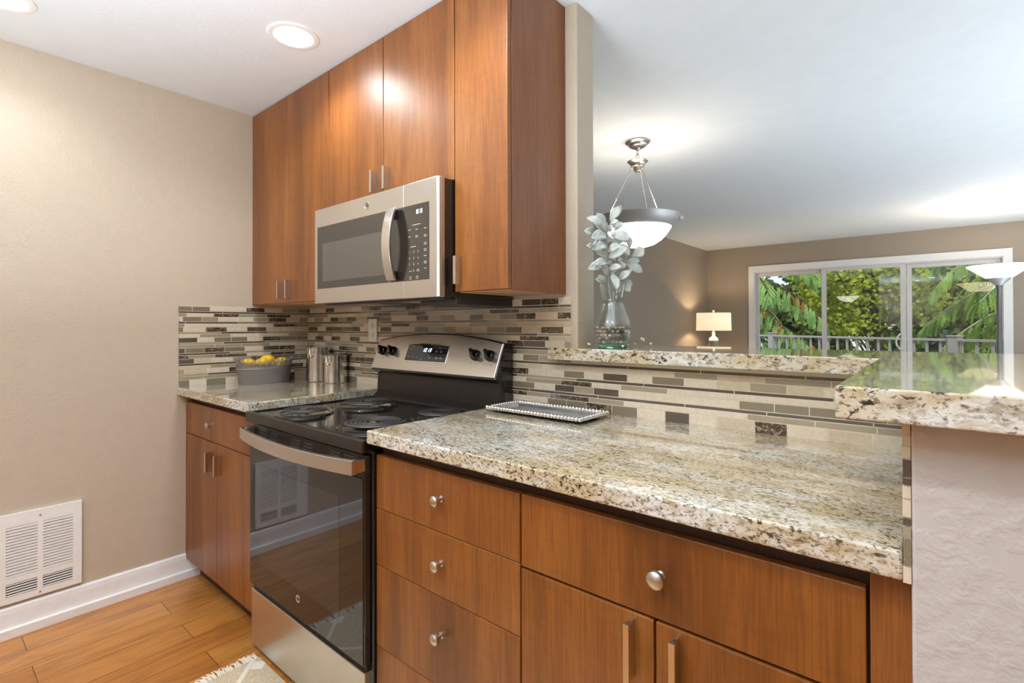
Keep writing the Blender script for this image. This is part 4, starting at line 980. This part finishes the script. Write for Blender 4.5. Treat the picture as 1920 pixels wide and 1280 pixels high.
def conifer(name, base_p, height, label, mats, r_, branches, twigmat=None, flen=0.7, group=None):
    t = thing(name, label, 'tree', base_p, group)
    b = Vector(base_p); mb = MB(); mb.tube([b + Vector((0, 0, 0.002)), b + Vector((0.05, 0, height * .5)), b + Vector((0, 0, height))], [0.22, 0.15, 0.03], 10); mb.build('trunk', M['bark'], t)
    tw = MB(); lf = MB()
    for (z, az, L_, rise, fall) in branches:
        p = b + Vector((0, 0, z)); d = Vector((math.cos(az), math.sin(az), rise)).normalized(); n = 14; pts = [p]
        for i in range(n):
            d = (d + Vector((0, 0, -fall / n))).normalized(); p = p + d * L_ / n; pts.append(p.copy())
        tw.tube(pts, [0.035 * (1 - i / (n + 1)) + 0.006 for i in range(n + 1)], 6)
        for i in range(2, n + 1):
            for sg in (-1, 1, -1, 1):
                e = (pts[i] - pts[i - 1]).normalized(); s_ = e.cross(Vector((0, 0, 1)))
                s_ = s_.normalized() if s_.length > 1e-3 else Vector((1, 0, 0))
                dr_ = (e * 0.5 + s_ * sg * r_.uniform(.5, 1) + Vector((0, 0, r_.uniform(-.5, .1)))).normalized()
                mi = 1 if (len(mats) > 1 and r_.random() < 0.2) else 0
                frond(lf, r_, pts[i].lerp(pts[i - 1], r_.random()), dr_, flen * (0.5 if mi else 1) * r_.uniform(.6, 1.1) * (1.15 - 0.5 * i / n), 0.15, 1.6, 18, 0.048, mi)
    tw.build('branches', twigmat or M['bark'], t)
    lf.build('foliage', mats, t, merge=False)
    return t
def broadleaf(name, base_p, height, label, mat, r_, crown_c, crown_r, nleaf, ls, group=None):
    t = thing(name, label, 'tree', base_p, group); b = Vector(base_p); cc = Vector(crown_c); cr = Vector(crown_r)
    mb = MB(); mb.tube([b + Vector((0, 0, 0.002)), b.lerp(cc, .6) + Vector((.1, 0, 0)), cc + Vector((0, 0, cr.z * .5))], [0.16, 0.11, 0.04], 10)
    tips = []
    for k in range(26):
        p = b.lerp(cc, r_.uniform(.45, 1.1)); v = Vector((r_.gauss(0, 1), r_.gauss(0, 1), r_.gauss(0.1, .8))).normalized()
        q = cc + Vector((v.x * cr.x, v.y * cr.y, v.z * cr.z)) * r_.uniform(.7, 1)
        m_ = p.lerp(q, .5) + Vector((r_.uniform(-.2, .2), r_.uniform(-.2, .2), r_.uniform(0, .3)))
        mb.tube([p, m_, q], [0.04, 0.025, 0.008], 6); tips += [m_.lerp(q, f) for f in (0, .3, .6, .85, 1)]
    mb.build('trunk', M['bark'], t)
    lf = MB()
    for k in range(nleaf):
        c = r_.choice(tips) + Vector((r_.gauss(0, .26), r_.gauss(0, .26), r_.gauss(0, .22)))
        d = Vector((r_.uniform(-1, 1), r_.uniform(-1, .4), r_.uniform(-1, .2))).normalized(); up = Vector((r_.uniform(-.6, .6), -1, r_.uniform(.2, 1))).normalized()
        s_ = d.cross(up).normalized(); L_ = ls * r_.uniform(.7, 1.25)
        # lobed leaf outline
        o = [(0, 0), (.18, .30), (.42, .22), (.48, .52), (.66, .24), (1, 0), (.66, -.24), (.48, -.52), (.42, -.22), (.18, -.30)]
        n_ = d.cross(s_)
        lf.add([c + d * a * L_ + s_ * w * L_ + n_ * abs(w) * L_ * .25 for a, w in o], [tuple(range(10))])
    lf.build('foliage', mat, t, merge=False); return t
r1 = random.Random(21)
conifer('cedar_tree', (-1.3, 12.5, GZ), 9.0, 'pale green cedar with drooping sprays and rusty patches at the left panel', [M['cedar'], M['cedar_brown']], r1,
        [(6.9, -0.5, 2.6, .3, 1.3), (6.3, -0.2, 2.4, .25, 1.3), (5.7, -0.9, 2.3, .2, 1.2), (5.3, -0.35, 2.6, .2, 1.2), (4.8, -0.7, 2.2, .2, 1.1), (4.3, -0.2, 2.2, .2, 1.0), (3.9, -0.6, 2.3, .2, 1.0), (6.0, 0.2, 2.0, .3, 1.2), (5.0, 0.3, 2.2, .2, 1.1), (4.2, 0.2, 2.0, .2, 1.0), (3.5, -0.4, 2.0, .2, .9), (6.6, -1.3, 1.8, .3, 1.2), (5.2, -1.4, 1.8, .2, 1.2), (4.2, -1.2, 1.8, .2, 1.0)], flen=0.75)
conifer('fir_tree', (5.0, 11.0, GZ), 9.5, 'green fir with arching pale twigs at the right panel', [M['fir']], r1,
        [(6.6, 2.75, 2.9, .25, 1.5), (6.0, 3.2, 2.7, .2, 1.4), (5.6, 2.5, 2.9, .3, 1.4), (5.1, 2.95, 2.9, .25, 1.3), (4.7, 3.4, 2.5, .2, 1.2), (4.4, 2.7, 2.8, .2, 1.2), (4.0, 3.1, 2.8, .2, 1.1), (3.5, 2.8, 2.6, .2, 1.0), (6.2, 2.2, 2.4, .3, 1.3), (5.0, 2.1, 2.4, .3, 1.2), (4.2, 2.2, 2.4, .2, 1.1), (5.4, 3.7, 2.2, .2, 1.2), (4.3, 3.8, 2.2, .2, 1.1)], M['twig'], 0.7)
broadleaf('maple_tree', (1.7, 16.2, GZ), 7, 'yellow green maple behind the railing in the middle panel', M['maple'], r1, (1.35, 16.0, 2.35), (1.9, 0.8, 1.4), 3600, 0.14)
broadleaf('shrub_tree', (-1.1, 20.0, GZ), 6, 'dark green tree low behind the pale cedar', M['shrub'], r1, (-1.1, 20.0, 1.6), (1.5, 1.0, 3.0), 3000, 0.28)
broadleaf('shrub_tree', (2.9, 20.0, GZ), 6, 'dark green tree low behind the maple trunk', M['shrub'], r1, (2.9, 20.0, 1.2), (1.6, 1.0, 2.5), 2600, 0.26)
broadleaf('shrub_tree', (6.4, 18.5, GZ), 6, 'dark green tree behind the arching fir', M['shrub'], r1, (6.4, 18.3, 1.6), (1.6, 1.0, 2.6), 2000, 0.26)
broadleaf('shrub_tree', (1.0, 25.5, GZ), 8, 'distant dark tree closing the view above the maple', M['shrub'], r1, (1.0, 25.3, 1.8), (4.6, 1.2, 3.0), 3200, 0.36)
